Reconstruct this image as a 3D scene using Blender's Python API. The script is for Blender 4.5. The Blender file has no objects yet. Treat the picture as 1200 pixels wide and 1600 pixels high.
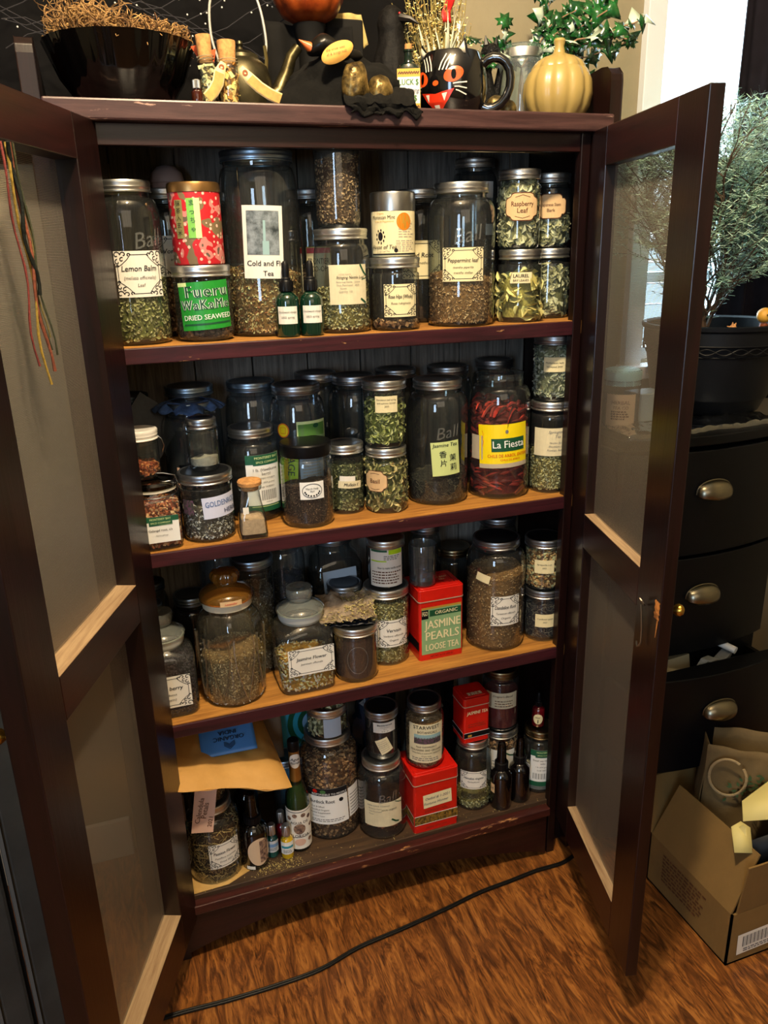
import bpy, bmesh, math, random
from mathutils import Vector, Matrix, Euler, noise
PI=math.pi
S=bpy.context.scene; COL=S.collection
random.seed(7)
# ---------------------------------------------------------------- camera, world, lamps, exposure
cam=bpy.data.cameras.new('camera'); co=bpy.data.objects.new('camera',cam); COL.objects.link(co)
CX,CY,CZ=-.0125,-1.2955,1.342
co.location=(CX,CY,CZ); co.rotation_euler=(math.radians(71.46),math.radians(1.46),math.radians(-19.43))
cam.sensor_width=36; cam.lens=1229.67/1600*36; cam.clip_start=.02
S.camera=co
S.view_settings.view_transform='Standard'; S.view_settings.look='None'; S.view_settings.gamma=1
S.view_settings.use_curve_mapping=False; S.view_settings.exposure=1.08
S.cycles.transparent_max_bounces=40; S.cycles.max_bounces=8
S.cycles.caustics_reflective=False; S.cycles.caustics_refractive=False; S.cycles.sample_clamp_indirect=3
w=bpy.data.worlds.new('sky'); S.world=w; w.use_nodes=True
w.node_tree.nodes['Background'].inputs[0].default_value=(.86,.93,1,1); w.node_tree.nodes['Background'].inputs[1].default_value=3.2
def lamp(name,kind,loc,power,color,size=.1,rot=(0,0,0),sy=None):
    l=bpy.data.lights.new(name,kind); l.energy=power; l.color=color
    if kind=='AREA':
        l.size=size
        if sy: l.shape='RECTANGLE'; l.size_y=sy
    else: l.shadow_soft_size=size
    o=bpy.data.objects.new(name,l); o.location=loc; o.rotation_euler=rot; COL.objects.link(o); return o
lamp('ceiling_lamp_light','POINT',(.22,-.72,2.36),58,(1,.81,.54),.045)
lamp('front_window_daylight','AREA',(-1.35,-3.0,1.5),15,(.56,.76,1),.5,(math.radians(90),0,math.radians(-27)),1.4)
lamp('back_window_daylight','AREA',(1.30,.5,1.55),13,(.72,.88,1),.16,(math.radians(-90),0,0),.9)
lamp('room_bounce','AREA',(.1,-2.6,2.2),4.5,(1,.82,.6),1.5,(math.radians(55),0,0))
# ---------------------------------------------------------------- materials
MC={}
def newmat(n):
    m=bpy.data.materials.new(n); m.use_nodes=True; return m,m.node_tree,m.node_tree.nodes,m.node_tree.links
def srgb(h):
    h=h.lstrip('#'); v=[int(h[i:i+2],16)/255 for i in (0,2,4)]
    return tuple(((c/12.92) if c<=.04045 else ((c+.055)/1.055)**2.4) for c in v)
def mat(col,rough=.5,metal=0,var=0,scale=30,bump=0,bscale=None,alt=None,stretch=None,coat=0,sheen=0,trans=0):
    key=(col,rough,metal,var,scale,bump,bscale,alt,stretch,coat,sheen,trans)
    if key in MC: return MC[key]
    m,t,N,K=newmat('surface_'+col.strip('#'))
    b=N['Principled BSDF']; c=srgb(col); b.inputs['Roughness'].default_value=rough; b.inputs['Metallic'].default_value=metal
    b.inputs['Coat Weight'].default_value=coat; b.inputs['Coat Roughness'].default_value=.08
    b.inputs['Transmission Weight'].default_value=trans
    if sum(c)/3<.012 and not coat: b.inputs['Specular IOR Level'].default_value=.18
    b.inputs['Base Color'].default_value=(*c,1)
    if var or bump or alt:
        tc=N.new('ShaderNodeTexCoord'); mp=N.new('ShaderNodeMapping'); K.new(tc.outputs['Object'],mp.inputs[0])
        if stretch: mp.inputs['Scale'].default_value=stretch
        no=N.new('ShaderNodeTexNoise'); no.inputs['Scale'].default_value=scale; no.inputs['Detail'].default_value=6; no.inputs['Roughness'].default_value=.65
        K.new(mp.outputs[0],no.inputs['Vector'])
        if var or alt:
            r=N.new('ShaderNodeValToRGB'); K.new(no.outputs[0],r.inputs[0])
            c2=srgb(alt) if alt else tuple(max(0,x*(1-var)) for x in c)
            c1=c if alt else tuple(min(1,x*(1+var)) for x in c)
            r.color_ramp.elements[0].position=.36; r.color_ramp.elements[1].position=.64
            r.color_ramp.elements[0].color=(*c2,1); r.color_ramp.elements[1].color=(*c1,1)
            K.new(r.outputs[0],b.inputs['Base Color'])
        if bump:
            bn=N.new('ShaderNodeBump'); bn.inputs['Strength'].default_value=bump; bn.inputs['Distance'].default_value=.003
            n2=no
            if bscale: n2=N.new('ShaderNodeTexNoise'); n2.inputs['Scale'].default_value=bscale; n2.inputs['Detail'].default_value=4; K.new(mp.outputs[0],n2.inputs['Vector'])
            K.new(n2.outputs[0],bn.inputs['Height']); K.new(bn.outputs[0],b.inputs['Normal'])
    MC[key]=m; return m
def glass(tint='#e6efec',rough=.02,gain=1.0,edge=.55,body=0):
    key=('glass',tint,rough,gain,edge,body)
    if key in MC: return MC[key]
    m,t,N,K=newmat('glass_'+tint.strip('#')); N.remove(N['Principled BSDF']); out=N['Material Output']
    tr=N.new('ShaderNodeBsdfTransparent'); gl=N.new('ShaderNodeBsdfGlossy'); gl.inputs['Roughness'].default_value=rough
    c=srgb(tint); lw=N.new('ShaderNodeLayerWeight'); lw.inputs[0].default_value=.35
    mx=N.new('ShaderNodeMix'); mx.data_type='RGBA'; K.new(lw.outputs['Facing'],mx.inputs['Factor'])
    mx.inputs['A'].default_value=(*c,1); mx.inputs['B'].default_value=(*[x*edge for x in c],1)
    K.new(mx.outputs['Result'],tr.inputs[0])
    ge=N.new('ShaderNodeNewGeometry'); ma=N.new('ShaderNodeMath'); ma.operation='MULTIPLY_ADD'; K.new(ge.outputs['Backfacing'],ma.inputs[0])
    ma.inputs[1].default_value=1/1.5-1.5; ma.inputs[2].default_value=1.5
    fr=N.new('ShaderNodeFresnel'); K.new(ma.outputs[0],fr.inputs['IOR'])
    mg=N.new('ShaderNodeMath'); mg.operation='MULTIPLY'; mg.use_clamp=True; mg.inputs[1].default_value=gain; K.new(fr.outputs[0],mg.inputs[0])
    ms=N.new('ShaderNodeMixShader'); K.new(mg.outputs[0],ms.inputs[0]); K.new(tr.outputs[0],ms.inputs[1]); K.new(gl.outputs[0],ms.inputs[2])
    if body:
        df=N.new('ShaderNodeBsdfDiffuse'); df.inputs[0].default_value=(*c,1); m2=N.new('ShaderNodeMixShader'); m2.inputs[0].default_value=body
        K.new(tr.outputs[0],m2.inputs[1]); K.new(df.outputs[0],m2.inputs[2]); K.new(m2.outputs[0],ms.inputs[1])
    K.new(ms.outputs[0],out.inputs[0]); MC[key]=m; return m
def flakemat(cols,rough=.75):
    key=('flake',cols,rough)
    if key in MC: return MC[key]
    m,t,N,K=newmat('dried_bits'); b=N['Principled BSDF']; b.inputs['Roughness'].default_value=rough
    g=N.new('ShaderNodeNewGeometry'); r=N.new('ShaderNodeValToRGB'); r.color_ramp.interpolation='LINEAR'
    K.new(g.outputs['Random Per Island'],r.inputs[0]); e=r.color_ramp.elements
    while len(e)<len(cols): e.new(.5)
    for i,c in enumerate(cols): e[i].position=i/(len(cols)-1); q=srgb(c); l=sum(q)/3; k=.03 if q[0]>2.2*q[1] else .13; gg=1.2 if k<.1 else 1.5; e[i].color=(*[min(.8,gg*(x*(1-k)+l*k)) for x in q],1)
    K.new(r.outputs[0],b.inputs['Base Color']); MC[key]=m; return m
def woodmat(name,dark,light,axis='X',scale=6,rough=.35,ring=7,detail=5,stretch=14,bump=.15,worn=None,chip=.70,chipsc=(2,5,60)):
    m,t,N,K=newmat(name); b=N['Principled BSDF']; b.inputs['Roughness'].default_value=rough
    tc=N.new('ShaderNodeTexCoord'); mp=N.new('ShaderNodeMapping'); K.new(tc.outputs['Object'],mp.inputs[0])
    sc=[stretch]*3; sc['XYZ'.index(axis)]=1; mp.inputs['Scale'].default_value=sc
    no=N.new('ShaderNodeTexNoise'); no.inputs['Scale'].default_value=scale; no.inputs['Detail'].default_value=detail; no.inputs['Distortion'].default_value=.6; no.inputs['Roughness'].default_value=.7
    K.new(mp.outputs[0],no.inputs['Vector'])
    r=N.new('ShaderNodeValToRGB'); K.new(no.outputs[0],r.inputs[0]); r.color_ramp.elements[0].position=.32; r.color_ramp.elements[1].position=.68
    r.color_ramp.elements[0].color=(*srgb(dark),1); r.color_ramp.elements[1].color=(*srgb(light),1)
    last=r.outputs[0]
    if worn:
        n2=N.new('ShaderNodeTexNoise'); n2.inputs['Scale'].default_value=1; n2.inputs['Detail'].default_value=8; n2.inputs['Roughness'].default_value=.75
        mp2=N.new('ShaderNodeMapping'); mp2.inputs['Scale'].default_value=chipsc; K.new(tc.outputs['Object'],mp2.inputs[0]); K.new(mp2.outputs[0],n2.inputs['Vector'])
        r2=N.new('ShaderNodeValToRGB'); r2.color_ramp.elements[0].position=chip; r2.color_ramp.elements[1].position=chip+.03; K.new(n2.outputs[0],r2.inputs[0])
        mx=N.new('ShaderNodeMix'); mx.data_type='RGBA'; K.new(r2.outputs[0],mx.inputs['Factor']); K.new(last,mx.inputs['A']); mx.inputs['B'].default_value=(*srgb(worn),1); last=mx.outputs['Result']
    K.new(last,b.inputs['Base Color'])
    bn=N.new('ShaderNodeBump'); bn.inputs['Strength'].default_value=bump; bn.inputs['Distance'].default_value=.002; K.new(no.outputs[0],bn.inputs['Height']); K.new(bn.outputs[0],b.inputs['Normal'])
    return m
def meshmat():
    m,t,N,K=newmat('wire_screen'); N.remove(N['Principled BSDF']); out=N['Material Output']
    tc=N.new('ShaderNodeTexCoord'); sx=N.new('ShaderNodeSeparateXYZ'); K.new(tc.outputs['Object'],sx.inputs[0])
    def wire(o,pitch,frac):
        a=N.new('ShaderNodeMath'); a.operation='DIVIDE'; a.inputs[1].default_value=pitch; K.new(o,a.inputs[0])
        f=N.new('ShaderNodeMath'); f.operation='FRACT'; K.new(a.outputs[0],f.inputs[0])
        l=N.new('ShaderNodeMath'); l.operation='LESS_THAN'; l.inputs[1].default_value=frac; K.new(f.outputs[0],l.inputs[0]); return l.outputs[0]
    mxx=N.new('ShaderNodeMath'); mxx.operation='MAXIMUM'; K.new(wire(sx.outputs['X'],.0016,.33),mxx.inputs[0]); K.new(wire(sx.outputs['Z'],.0020,.38),mxx.inputs[1])
    d=N.new('ShaderNodeBsdfPrincipled'); d.inputs['Base Color'].default_value=(.27,.235,.19,1); d.inputs['Roughness'].default_value=.45; d.inputs['Metallic'].default_value=.4
    tr=N.new('ShaderNodeBsdfTransparent'); ms=N.new('ShaderNodeMixShader'); K.new(mxx.outputs[0],ms.inputs[0]); K.new(tr.outputs[0],ms.inputs[1]); K.new(d.outputs[0],ms.inputs[2]); K.new(ms.outputs[0],out.inputs[0])
    return m
CLEAR=glass('#f6faf7',gain=1.9,edge=.6,body=.012); COOL=glass('#e8f0f5',gain=2.3,edge=.6,body=.025); DIM=glass('#dde3e4',gain=1.9,edge=.55,body=.015)
EMB=mat('#c9d2cc',.12,0,coat=.6)
SILVER=mat('#d6d5d0',.36,1); DARKREFL=mat('#23262b',.35,.7,var=.2,scale=20); BLACKP=mat('#0c0c0e',.38); STEELB=mat('#a3b6c6',.36,1); WHITEM=mat('#e6e2da',.35)
PAPER=mat('#ebe6da',.8,var=.03,scale=8); CREAM=mat('#e9dcae',.8,var=.05,scale=8); INK=mat('#17161a',.7); GREY=mat('#6b6a6c',.7); TAN=mat('#dcb888',.8,var=.08,scale=10)
CORK=mat('#c08a50',.9,var=.3,scale=120,bump=.4)
CM=dict(paper=PAPER,cream=CREAM,ink=INK,grey=GREY,tan=TAN,white=mat('#f2f2ee',.5),green=mat('#1d8a2c',.45),dgreen=mat('#0f4a2c',.5),yellow=mat('#f2d70e',.45),red=mat('#c81c10',.4),
 orange=mat('#e07a10',.5),brown=mat('#5c3318',.7),lgreen=mat('#d7e8a4',.6),neon=mat('#b9e21c',.5),blue=mat('#4f8fd0',.5),teal=mat('#2a93a8',.5),pgreen=mat('#84a878',.5),black=mat('#101012',.4),
 lilac=mat('#cfd3ea',.7),gold=mat('#c99a3a',.4,.3),photo=mat('#8d98a0',.6,alt='#202b2e',scale=45),flor=mat('#a98a72',.6,alt='#3a1f24',scale=160),road=mat('#8fb0b4',.6),purple=mat('#6a4460',.6,alt='#1d3a1c',scale=220),stamp=mat('#3c6a36',.7),fade=mat('#b3a690',.7),bluel=mat('#8db6dc',.5),mbg=mat('#14553a',.5),pink=mat('#d8b09a',.6))
# ---------------------------------------------------------------- geometry accumulator
class G:
    def __init__(s): s.v=[];s.f=[];s.m=[]
    def add(s,v,f,mi=0,M=None):
        o=len(s.v); s.v+= [tuple(M@Vector(p)) for p in v] if M is not None else [tuple(p) for p in v]
        s.f+=[tuple(i+o for i in q) for q in f]; s.m+=[mi]*len(f); return s
    def box(s,a,b,mi=0,M=None):
        x0,y0,z0=a;x1,y1,z1=b
        return s.add([(x0,y0,z0),(x1,y0,z0),(x1,y1,z0),(x0,y1,z0),(x0,y0,z1),(x1,y0,z1),(x1,y1,z1),(x0,y1,z1)],[(0,3,2,1),(4,5,6,7),(0,1,5,4),(1,2,6,5),(2,3,7,6),(3,0,4,7)],mi,M)
    def lathe(s,pr,seg=40,mi=0,rf=None,M=None,knurl=None,capb=False,capt=False):
        v=[];f=[];n=len(pr)
        for j,(r,z) in enumerate(pr):
            for i in range(seg):
                a=2*PI*i/seg; k=rf(a,z) if rf else 1
                rr=r*k
                if knurl and j in knurl: rr+=(.0004 if i%2 else -.0003)
                v.append((rr*math.cos(a),rr*math.sin(a),z))
        for j in range(n-1):
            for i in range(seg):
                a=j*seg+i;b=j*seg+(i+1)%seg; f.append((a,b,b+seg,a+seg))
        if capb: f.append(tuple(range(seg-1,-1,-1)))
        if capt: f.append(tuple((n-1)*seg+i for i in range(seg)))
        return s.add(v,f,mi,M)
    def tube(s,pts,r,seg=7,mi=0,caps=True,flat=1):
        pts=[Vector(p) for p in pts]; n=len(pts); rs=r if isinstance(r,(list,tuple)) else [r]*n
        v=[];f=[];up=Vector((0,0,1))
        for i,p in enumerate(pts):
            d=(pts[min(i+1,n-1)]-pts[max(i-1,0)]); d=d.normalized() if d.length>1e-9 else Vector((0,0,1))
            if i==0:
                u=d.cross(up); u=u.normalized() if u.length>1e-3 else Vector((1,0,0))
            else:
                u=(u-d*u.dot(d)); u=u.normalized() if u.length>1e-6 else d.orthogonal().normalized()
            w_=d.cross(u)
            for k in range(seg):
                a=2*PI*k/seg; v.append(p+u*rs[i]*math.cos(a)+w_*rs[i]*flat*math.sin(a))
        for i in range(n-1):
            for k in range(seg):
                a=i*seg+k;b=i*seg+(k+1)%seg; f.append((a,b,b+seg,a+seg))
        if caps: f.append(tuple(range(seg-1,-1,-1))); f.append(tuple((n-1)*seg+k for k in range(seg)))
        return s.add(v,f,mi)
    def ball(s,c,r,mi=0,nu=10,nv=7,sc=(1,1,1),nz=0,nf=20,M=None):
        v=[];f=[]
        for j in range(nv+1):
            th=PI*j/nv
            for i in range(nu):
                a=2*PI*i/nu; d=Vector((math.sin(th)*math.cos(a),math.sin(th)*math.sin(a),-math.cos(th)))
                k=r*(1+(nz*noise.noise((Vector(c)+d*r)*nf) if nz else 0)); v.append((c[0]+d.x*k*sc[0],c[1]+d.y*k*sc[1],c[2]+d.z*k*sc[2]))
        for j in range(nv):
            for i in range(nu):
                a=j*nu+i;b=j*nu+(i+1)%nu; f.append((a,b,b+nu,a+nu))
        return s.add(v,f,mi,M)
    def grid(s,fn,nu,nv,mi=0,closed=False):
        v=[fn(i/nu,j/nv) for j in range(nv+1) for i in range(nu+1)]
        return s.add(v,[(j*(nu+1)+i,j*(nu+1)+i+1,(j+1)*(nu+1)+i+1,(j+1)*(nu+1)+i) for j in range(nv) for i in range(nu)],mi)
    def prism(s,poly,y0,y1,mi=0):  # outline in x,z extruded along y
        n=len(poly); v=[(x,y0,z) for x,z in poly]+[(x,y1,z) for x,z in poly]
        return s.add(v,[tuple(range(n)),tuple(range(2*n-1,n-1,-1))]+[(i,i+n,(i+1)%n+n,(i+1)%n) for i in range(n)],mi)
    def build(s,name,mats,parent=None,loc=None,rot=None,smooth=35,bevel=0,solid=0,kind=None,label=None):
        me=bpy.data.meshes.new(name); me.from_pydata(s.v,[],s.f)
        for m in (mats if isinstance(mats,(list,tuple)) else [mats]): me.materials.append(m)
        me.polygons.foreach_set('material_index',s.m)
        if solid or name in('cabinet',): pass
        me.update()
        if smooth:
            me.polygons.foreach_set('use_smooth',[True]*len(me.polygons)); me.set_sharp_from_angle(angle=math.radians(smooth))
        o=bpy.data.objects.new(name,me); COL.objects.link(o); o.parent=parent
        if loc: o.location=loc
        if rot: o.rotation_euler=rot
        if bevel:
            b=o.modifiers.new('bevel','BEVEL'); b.width=bevel; b.segments=2; b.limit_method='ANGLE'
        if solid:
            b=o.modifiers.new('solid','SOLIDIFY'); b.thickness=solid; b.offset=0
        if kind: o['kind']=kind
        if label: o['label']=label
        return o
def smooth3(P,n=5):
    P=[Vector(p) for p in P]; out=[]
    for i in range(len(P)-1):
        a,b,c,d=P[max(i-1,0)],P[i],P[i+1],P[min(i+2,len(P)-1)]
        for k in range(n): q=k/n; out.append(.5*((2*b)+(c-a)*q+(2*a-5*b+4*c-d)*q**2+(3*b-a-3*c+d)*q**3))
    return out+[P[-1]]
def tag(o,label,cat,group=None):
    o['label']=label;o['category']=cat
    if group:o['group']=group
    return o
def thing(name,label,cat,loc=(0,0,0),rz=0,group=None,rot=None):
    o=bpy.data.objects.new(name,None); COL.objects.link(o); o.empty_display_size=.02; o.location=loc; o.rotation_euler=rot or (0,0,rz)
    return tag(o,label,cat,group)
def struct(o): o['kind']='structure'; return o
def facing(x,y): return math.atan2(CX-x,-(CY-y))   # z-rotation that turns local -Y toward the viewer
# ---------------------------------------------------------------- lettering
TC={}
def glyphs(txt):
    if txt in TC: return TC[txt]
    c=bpy.data.curves.new('lettering','FONT'); c.body=txt; c.size=1; c.resolution_u=2; c.align_x='CENTER'; c.align_y='CENTER'; c.space_line=.8
    if txt[0]=='~': c.body=txt[1:]; c.space_character=1.22
    o=bpy.data.objects.new('lettering',c); COL.objects.link(o)
    dg=bpy.context.evaluated_depsgraph_get(); e=o.evaluated_get(dg); me=e.to_mesh()
    v=[(p.co.x,p.co.y) for p in me.vertices]; f=[tuple(p.vertices) for p in me.polygons]
    e.to_mesh_clear(); bpy.data.objects.remove(o); bpy.data.curves.remove(c)
    xs=[p[0] for p in v] or [0]; TC[txt]=(v,f,(max(xs)-min(xs)) or 1,(max(xs)+min(xs))/2); return TC[txt]
def spiral(cx,cy,r,a0,turn,n=9,s=1):
    return [(cx+r*(1-.75*i/n)*math.cos(a0+s*turn*i/n),cy+r*(1-.75*i/n)*math.sin(a0+s*turn*i/n)) for i in range(n+1)]
def stroke(pts,wd):
    v=[];f=[];n=len(pts)
    for i,(x,y) in enumerate(pts):
        dx=pts[min(i+1,n-1)][0]-pts[max(i-1,0)][0];dy=pts[min(i+1,n-1)][1]-pts[max(i-1,0)][1];l=math.hypot(dx,dy) or 1
        v+=[(x-dy/l*wd/2,y+dx/l*wd/2),(x+dy/l*wd/2,y-dx/l*wd/2)]
    for i in range(n-1): f.append((2*i+1,2*i+3,2*i+2,2*i))
    return v,f
def blackletter(h): return h
def label_mesh(parent,r,spec,name='paper_label',flat_y=None,axis=None):
    """spec: w,z0,z1,off(deg),bg, T text, R rects, St strokes, E ellipses; wraps on radius r, or lies flat when r is None"""
    w=spec['w'];z0=spec['z0'];h=spec['z1']-z0;off=math.radians(spec.get('off',0));tilt=math.radians(spec.get('tilt',0))
    mats=[];idx={}
    def mi(k):
        if k not in idx: idx[k]=len(mats); mats.append(CM[k])
        return idx[k]
    g=G()
    def put(v,f,k,layer,cut=True):
        # v in label metres, centred
        lift=.0005+.00016*layer
        if r is not None and cut and v:
            xs=[p[0] for p in v]
            if max(xs)-min(xs)>.008:
                bm=bmesh.new(); vs=[bm.verts.new((p[0],p[1],0)) for p in v]
                for q in f:
                    try: bm.faces.new([vs[i] for i in q])
                    except ValueError: pass
                x=math.ceil(min(xs)/.006)*.006
                while x<max(xs):
                    bmesh.ops.bisect_plane(bm,geom=bm.verts[:]+bm.edges[:]+bm.faces[:],plane_co=(x,0,0),plane_no=(1,0,0)); x+=.006
                bm.verts.index_update(); v=[(p.co.x,p.co.y) for p in bm.verts]; f=[tuple(p.index for p in q.verts) for q in bm.faces]; bm.free()
        out=[]
        ct,st=math.cos(tilt),math.sin(tilt)
        for x,y in v:
            x,y=x*ct-y*st,x*st+y*ct
            if r is None: out.append((x+spec.get('cx',0),(flat_y or 0)-lift,z0+h/2+y))
            else:
                a=x/r+off; out.append(((r+lift)*math.sin(a),-(r+lift)*math.cos(a),z0+h/2+y))
        g.add(out,f,mi(k))
    bgk=spec.get('bg','paper')
    if bgk:
        if spec.get('shape')=='plaque':
            pts=[]
            for i in range(48):
                a=2*PI*i/48; k=1+.06*math.cos(4*a)-.03*math.cos(8*a)
                cx_=abs(math.cos(a))**.55*math.copysign(1,math.cos(a)); sy_=abs(math.sin(a))**.6*math.copysign(1,math.sin(a))
                pts.append((cx_*w/2*k,sy_*h/2*k))
            put(pts,[tuple(range(48))],'brown',0); put([(x*.95,y*.93) for x,y in pts],[tuple(range(48))],bgk,1)
        elif spec.get('shape')=='oval':
            pts=[(w/2*math.cos(2*PI*i/40),h/2*math.sin(2*PI*i/40)) for i in range(40)]; put(pts,[tuple(range(40))],bgk,0)
        else: put([(-w/2,-h/2),(w/2,-h/2),(w/2,h/2),(-w/2,h/2)],[(0,1,2,3)],bgk,0)
    for q in spec.get('R',[]):
        u0,v0,u1,v1,k=q[:5]; put([((u0)*w,(v0-.5)*h),((u1)*w,(v0-.5)*h),((u1)*w,(v1-.5)*h),((u0)*w,(v1-.5)*h)],[(0,1,2,3)],k,2 if len(q)<6 else q[5])
    for q in spec.get('E',[]):
        u,v_,ru,rv,k=q[:5]; put([(u*w+ru*w*math.cos(2*PI*i/28),(v_-.5)*h+rv*h*math.sin(2*PI*i/28)) for i in range(28)],[tuple(range(28))],k,3 if len(q)<6 else q[5])
    if spec.get('orn'):
        k='ink'; t=h*.012+.0002; a,b=w*.44,h*.42; cr=h*.20
        for sg in (1,-1):
            v,f=stroke([(-a+cr*1.4,sg*b),(a-cr*1.4,sg*b)],t); put(v,f,k,2)
            v,f=stroke([(sg*a,-b+cr*1.1),(sg*a,b-cr*1.1)],t); put(v,f,k,2)
            for sx in (1,-1):
                for (ox,oy,rr,a0,tt) in ((.0,.0,.42,0,5.5),(.75,.05,.33,PI,-5),(.05,-.75,.33,PI/2,5),(.55,-.5,.28,1,5),(1.3,-.02,.22,0,5),(-.05,-1.25,.22,0,4)):
                    p=spiral(sx*(a-ox*cr),sg*(b+oy*cr),rr*cr,a0,tt*1.0,8,1); v,f=stroke(p,t*1.5); put(v,f,k,2,False)
                v,f=stroke([(sx*(a-cr*1.5),sg*b),(sx*(a-cr*1.1),sg*(b-cr*.5)),(sx*(a-cr*.5),sg*(b-cr*1.0)),(sx*a,sg*(b-cr*1.3))],t); put(v,f,k,2,False)
    for q in spec.get('St',[]):
        pts,wd,k=q[:3]; v,f=stroke([(x*w,(y-.5)*h) for x,y in pts],wd*h); put(v,f,k,3 if len(q)<4 else q[3])
    for ti,q in enumerate(spec.get('T',[])):
        txt,u,v_,s=q[:4]; k=q[4] if len(q)>4 else 'ink'; sh=q[5] if len(q)>5 else 0; rot=math.radians(q[6]) if len(q)>6 else 0; bold=q[7] if len(q)>7 else 0
        gv,gf,gw,gc=glyphs(txt); sz=s*h; mw=(q[8] if len(q)>8 else .94)*w*(1 if abs(math.sin(rot))<.7 else h/w)
        sx=min(sz,mw/gw)
        for dx in ((0,) if not bold else (-bold,0,bold)):
            P=[]
            for x,y in gv:
                X=(x-gc)*sx+dx*sz+sh*y*sz; Y=y*sz
                P.append((X*math.cos(rot)-Y*math.sin(rot)+u*w,X*math.sin(rot)+Y*math.cos(rot)+(v_-.5)*h))
            put(P,gf,k,4+.6*ti+(0 if dx==0 else .15 if dx<0 else .3))
    return g.build(name,mats,parent,smooth=0)
def smudge(n,w=.8,v0=.1,v1=.9,k='ink',s=.06,seed=1,u=0):
    """rows of very small print: short dashes, too small to read in the photo"""
    rnd=random.Random(seed); R=[]
    for i in range(n):
        v=v1-(v1-v0)*(i+.5)/n; x=-w/2
        while x<w/2:
            l=rnd.uniform(.03,.1)
            if x+l>w/2*rnd.uniform(.8,1): break
            R.append((u+x,v-s/2,u+x+l,v+s/2,k)); x+=l+.02
    return R
# ---------------------------------------------------------------- the room
FL=-.012; S1,S2,S3,S4,TB=1.2056,.865,.5294,.1307,1.5502
YW=.36   # face of the back wall
def floor_mat():
    m,t,N,K=newmat('laminate_floor'); b=N['Principled BSDF']; b.inputs['Roughness'].default_value=.33
    tc=N.new('ShaderNodeTexCoord'); mp=N.new('ShaderNodeMapping'); mp.inputs['Scale'].default_value=(17,3.4,1); mp.inputs['Rotation'].default_value=(0,0,math.radians(-3)); K.new(tc.outputs['Object'],mp.inputs[0])
    n=N.new('ShaderNodeTexNoise'); n.inputs['Scale'].default_value=2.2; n.inputs['Detail'].default_value=7; n.inputs['Roughness'].default_value=.62; n.inputs['Distortion'].default_value=2.4; K.new(mp.outputs[0],n.inputs['Vector'])
    r=N.new('ShaderNodeValToRGB'); e=r.color_ramp.elements; e[0].position=.36; e[0].color=(*srgb('#4c2a12'),1); e[1].position=.66; e[1].color=(*srgb('#a46a33'),1)
    x=e.new(.47); x.color=(*srgb('#70421e'),1); x=e.new(.55); x.color=(*srgb('#895526'),1); K.new(n.outputs[0],r.inputs[0])
    # dark fine pores
    mp2=N.new('ShaderNodeMapping'); mp2.inputs['Scale'].default_value=(120,11,1); K.new(tc.outputs['Object'],mp2.inputs[0]); n2=N.new('ShaderNodeTexNoise'); n2.inputs['Scale'].default_value=1.5; n2.inputs['Detail'].default_value=3; n2.inputs['Distortion'].default_value=2.0; K.new(mp2.outputs[0],n2.inputs['Vector'])
    r2=N.new('ShaderNodeValToRGB'); r2.color_ramp.elements[0].position=.56; r2.color_ramp.elements[0].color=(1,1,1,1); r2.color_ramp.elements[1].position=.66; r2.color_ramp.elements[1].color=(.30,.24,.20,1); K.new(n2.outputs[0],r2.inputs[0])
    mx=N.new('ShaderNodeMix'); mx.data_type='RGBA'; mx.blend_type='MULTIPLY'; mx.inputs['Factor'].default_value=.8; K.new(r.outputs[0],mx.inputs['A']); K.new(r2.outputs[0],mx.inputs['B']); K.new(mx.outputs['Result'],b.inputs['Base Color'])
    bn=N.new('ShaderNodeBump'); bn.inputs['Strength'].default_value=.25; bn.inputs['Distance'].default_value=.001; K.new(n.outputs[0],bn.inputs['Height']); K.new(bn.outputs[0],b.inputs['Normal']); return m
WALL=mat('#8f846a',.85,var=.06,scale=6,bump=.5,bscale=55); WHITE=mat('#dfe3e6',.5); CEIL=mat('#b5ada0',.9)
struct(G().box((-1.8,-3.2,FL-.05),(1.8,YW,FL)).build('floor',floor_mat(),smooth=0))
struct(G().box((-1.8,-3.2,2.5),(1.8,YW+.1,2.55)).build('ceiling',CEIL,smooth=0))
g=G(); WX0,WX1,WZ0,WZ1=1.20,1.47,1.06,2.1
g.box((-1.8,YW,FL),(WX0,YW+.12,2.5)).box((WX1,YW,FL),(1.8,YW+.12,2.5)).box((WX0,YW,FL),(WX1,YW+.12,WZ0)).box((WX0,YW,WZ1),(WX1,YW+.12,2.5))
struct(g.build('wall_back',WALL,smooth=0))
struct(G().box((1.8,-3.2,FL),(1.86,YW+.12,2.5)).build('wall_right',WALL,smooth=0))
struct(G().box((-1.86,-3.2,FL),(-1.8,YW+.12,2.5)).build('wall_left',WALL,smooth=0))
struct(G().box((-1.86,-3.26,FL),(1.86,-3.2,2.5)).build('wall_front',WALL,smooth=0))
struct(G().box((-1.8,YW-.014,FL),(-.1,YW,.09)).build('baseboard_back',WHITE,smooth=0,bevel=.003))
g=G(); t=.028
for a,b in (((WX0-.02,YW-.02,WZ0-.03),(WX0+t,YW+.07,WZ1+.03)),((WX1-t,YW-.02,WZ0-.03),(WX1+.02,YW+.07,WZ1+.03)),((WX0,YW-.02,WZ1-.01),(WX1,YW+.07,WZ1+.03)),((WX0+t,YW+.02,1.245),(WX1-t,YW+.06,1.27)),((WX0+t,YW+.02,WZ0),(WX1-t,YW+.06,WZ0+.03))): g.box(a,b)
win=struct(g.build('window_1',WHITE,smooth=0,bevel=.002))
G().box((WX0-.03,YW-.06,WZ0-.035),(WX1+.03,YW+.08,WZ0-.005)).build('window_sill',WHITE,win,smooth=0,bevel=.003)
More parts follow.
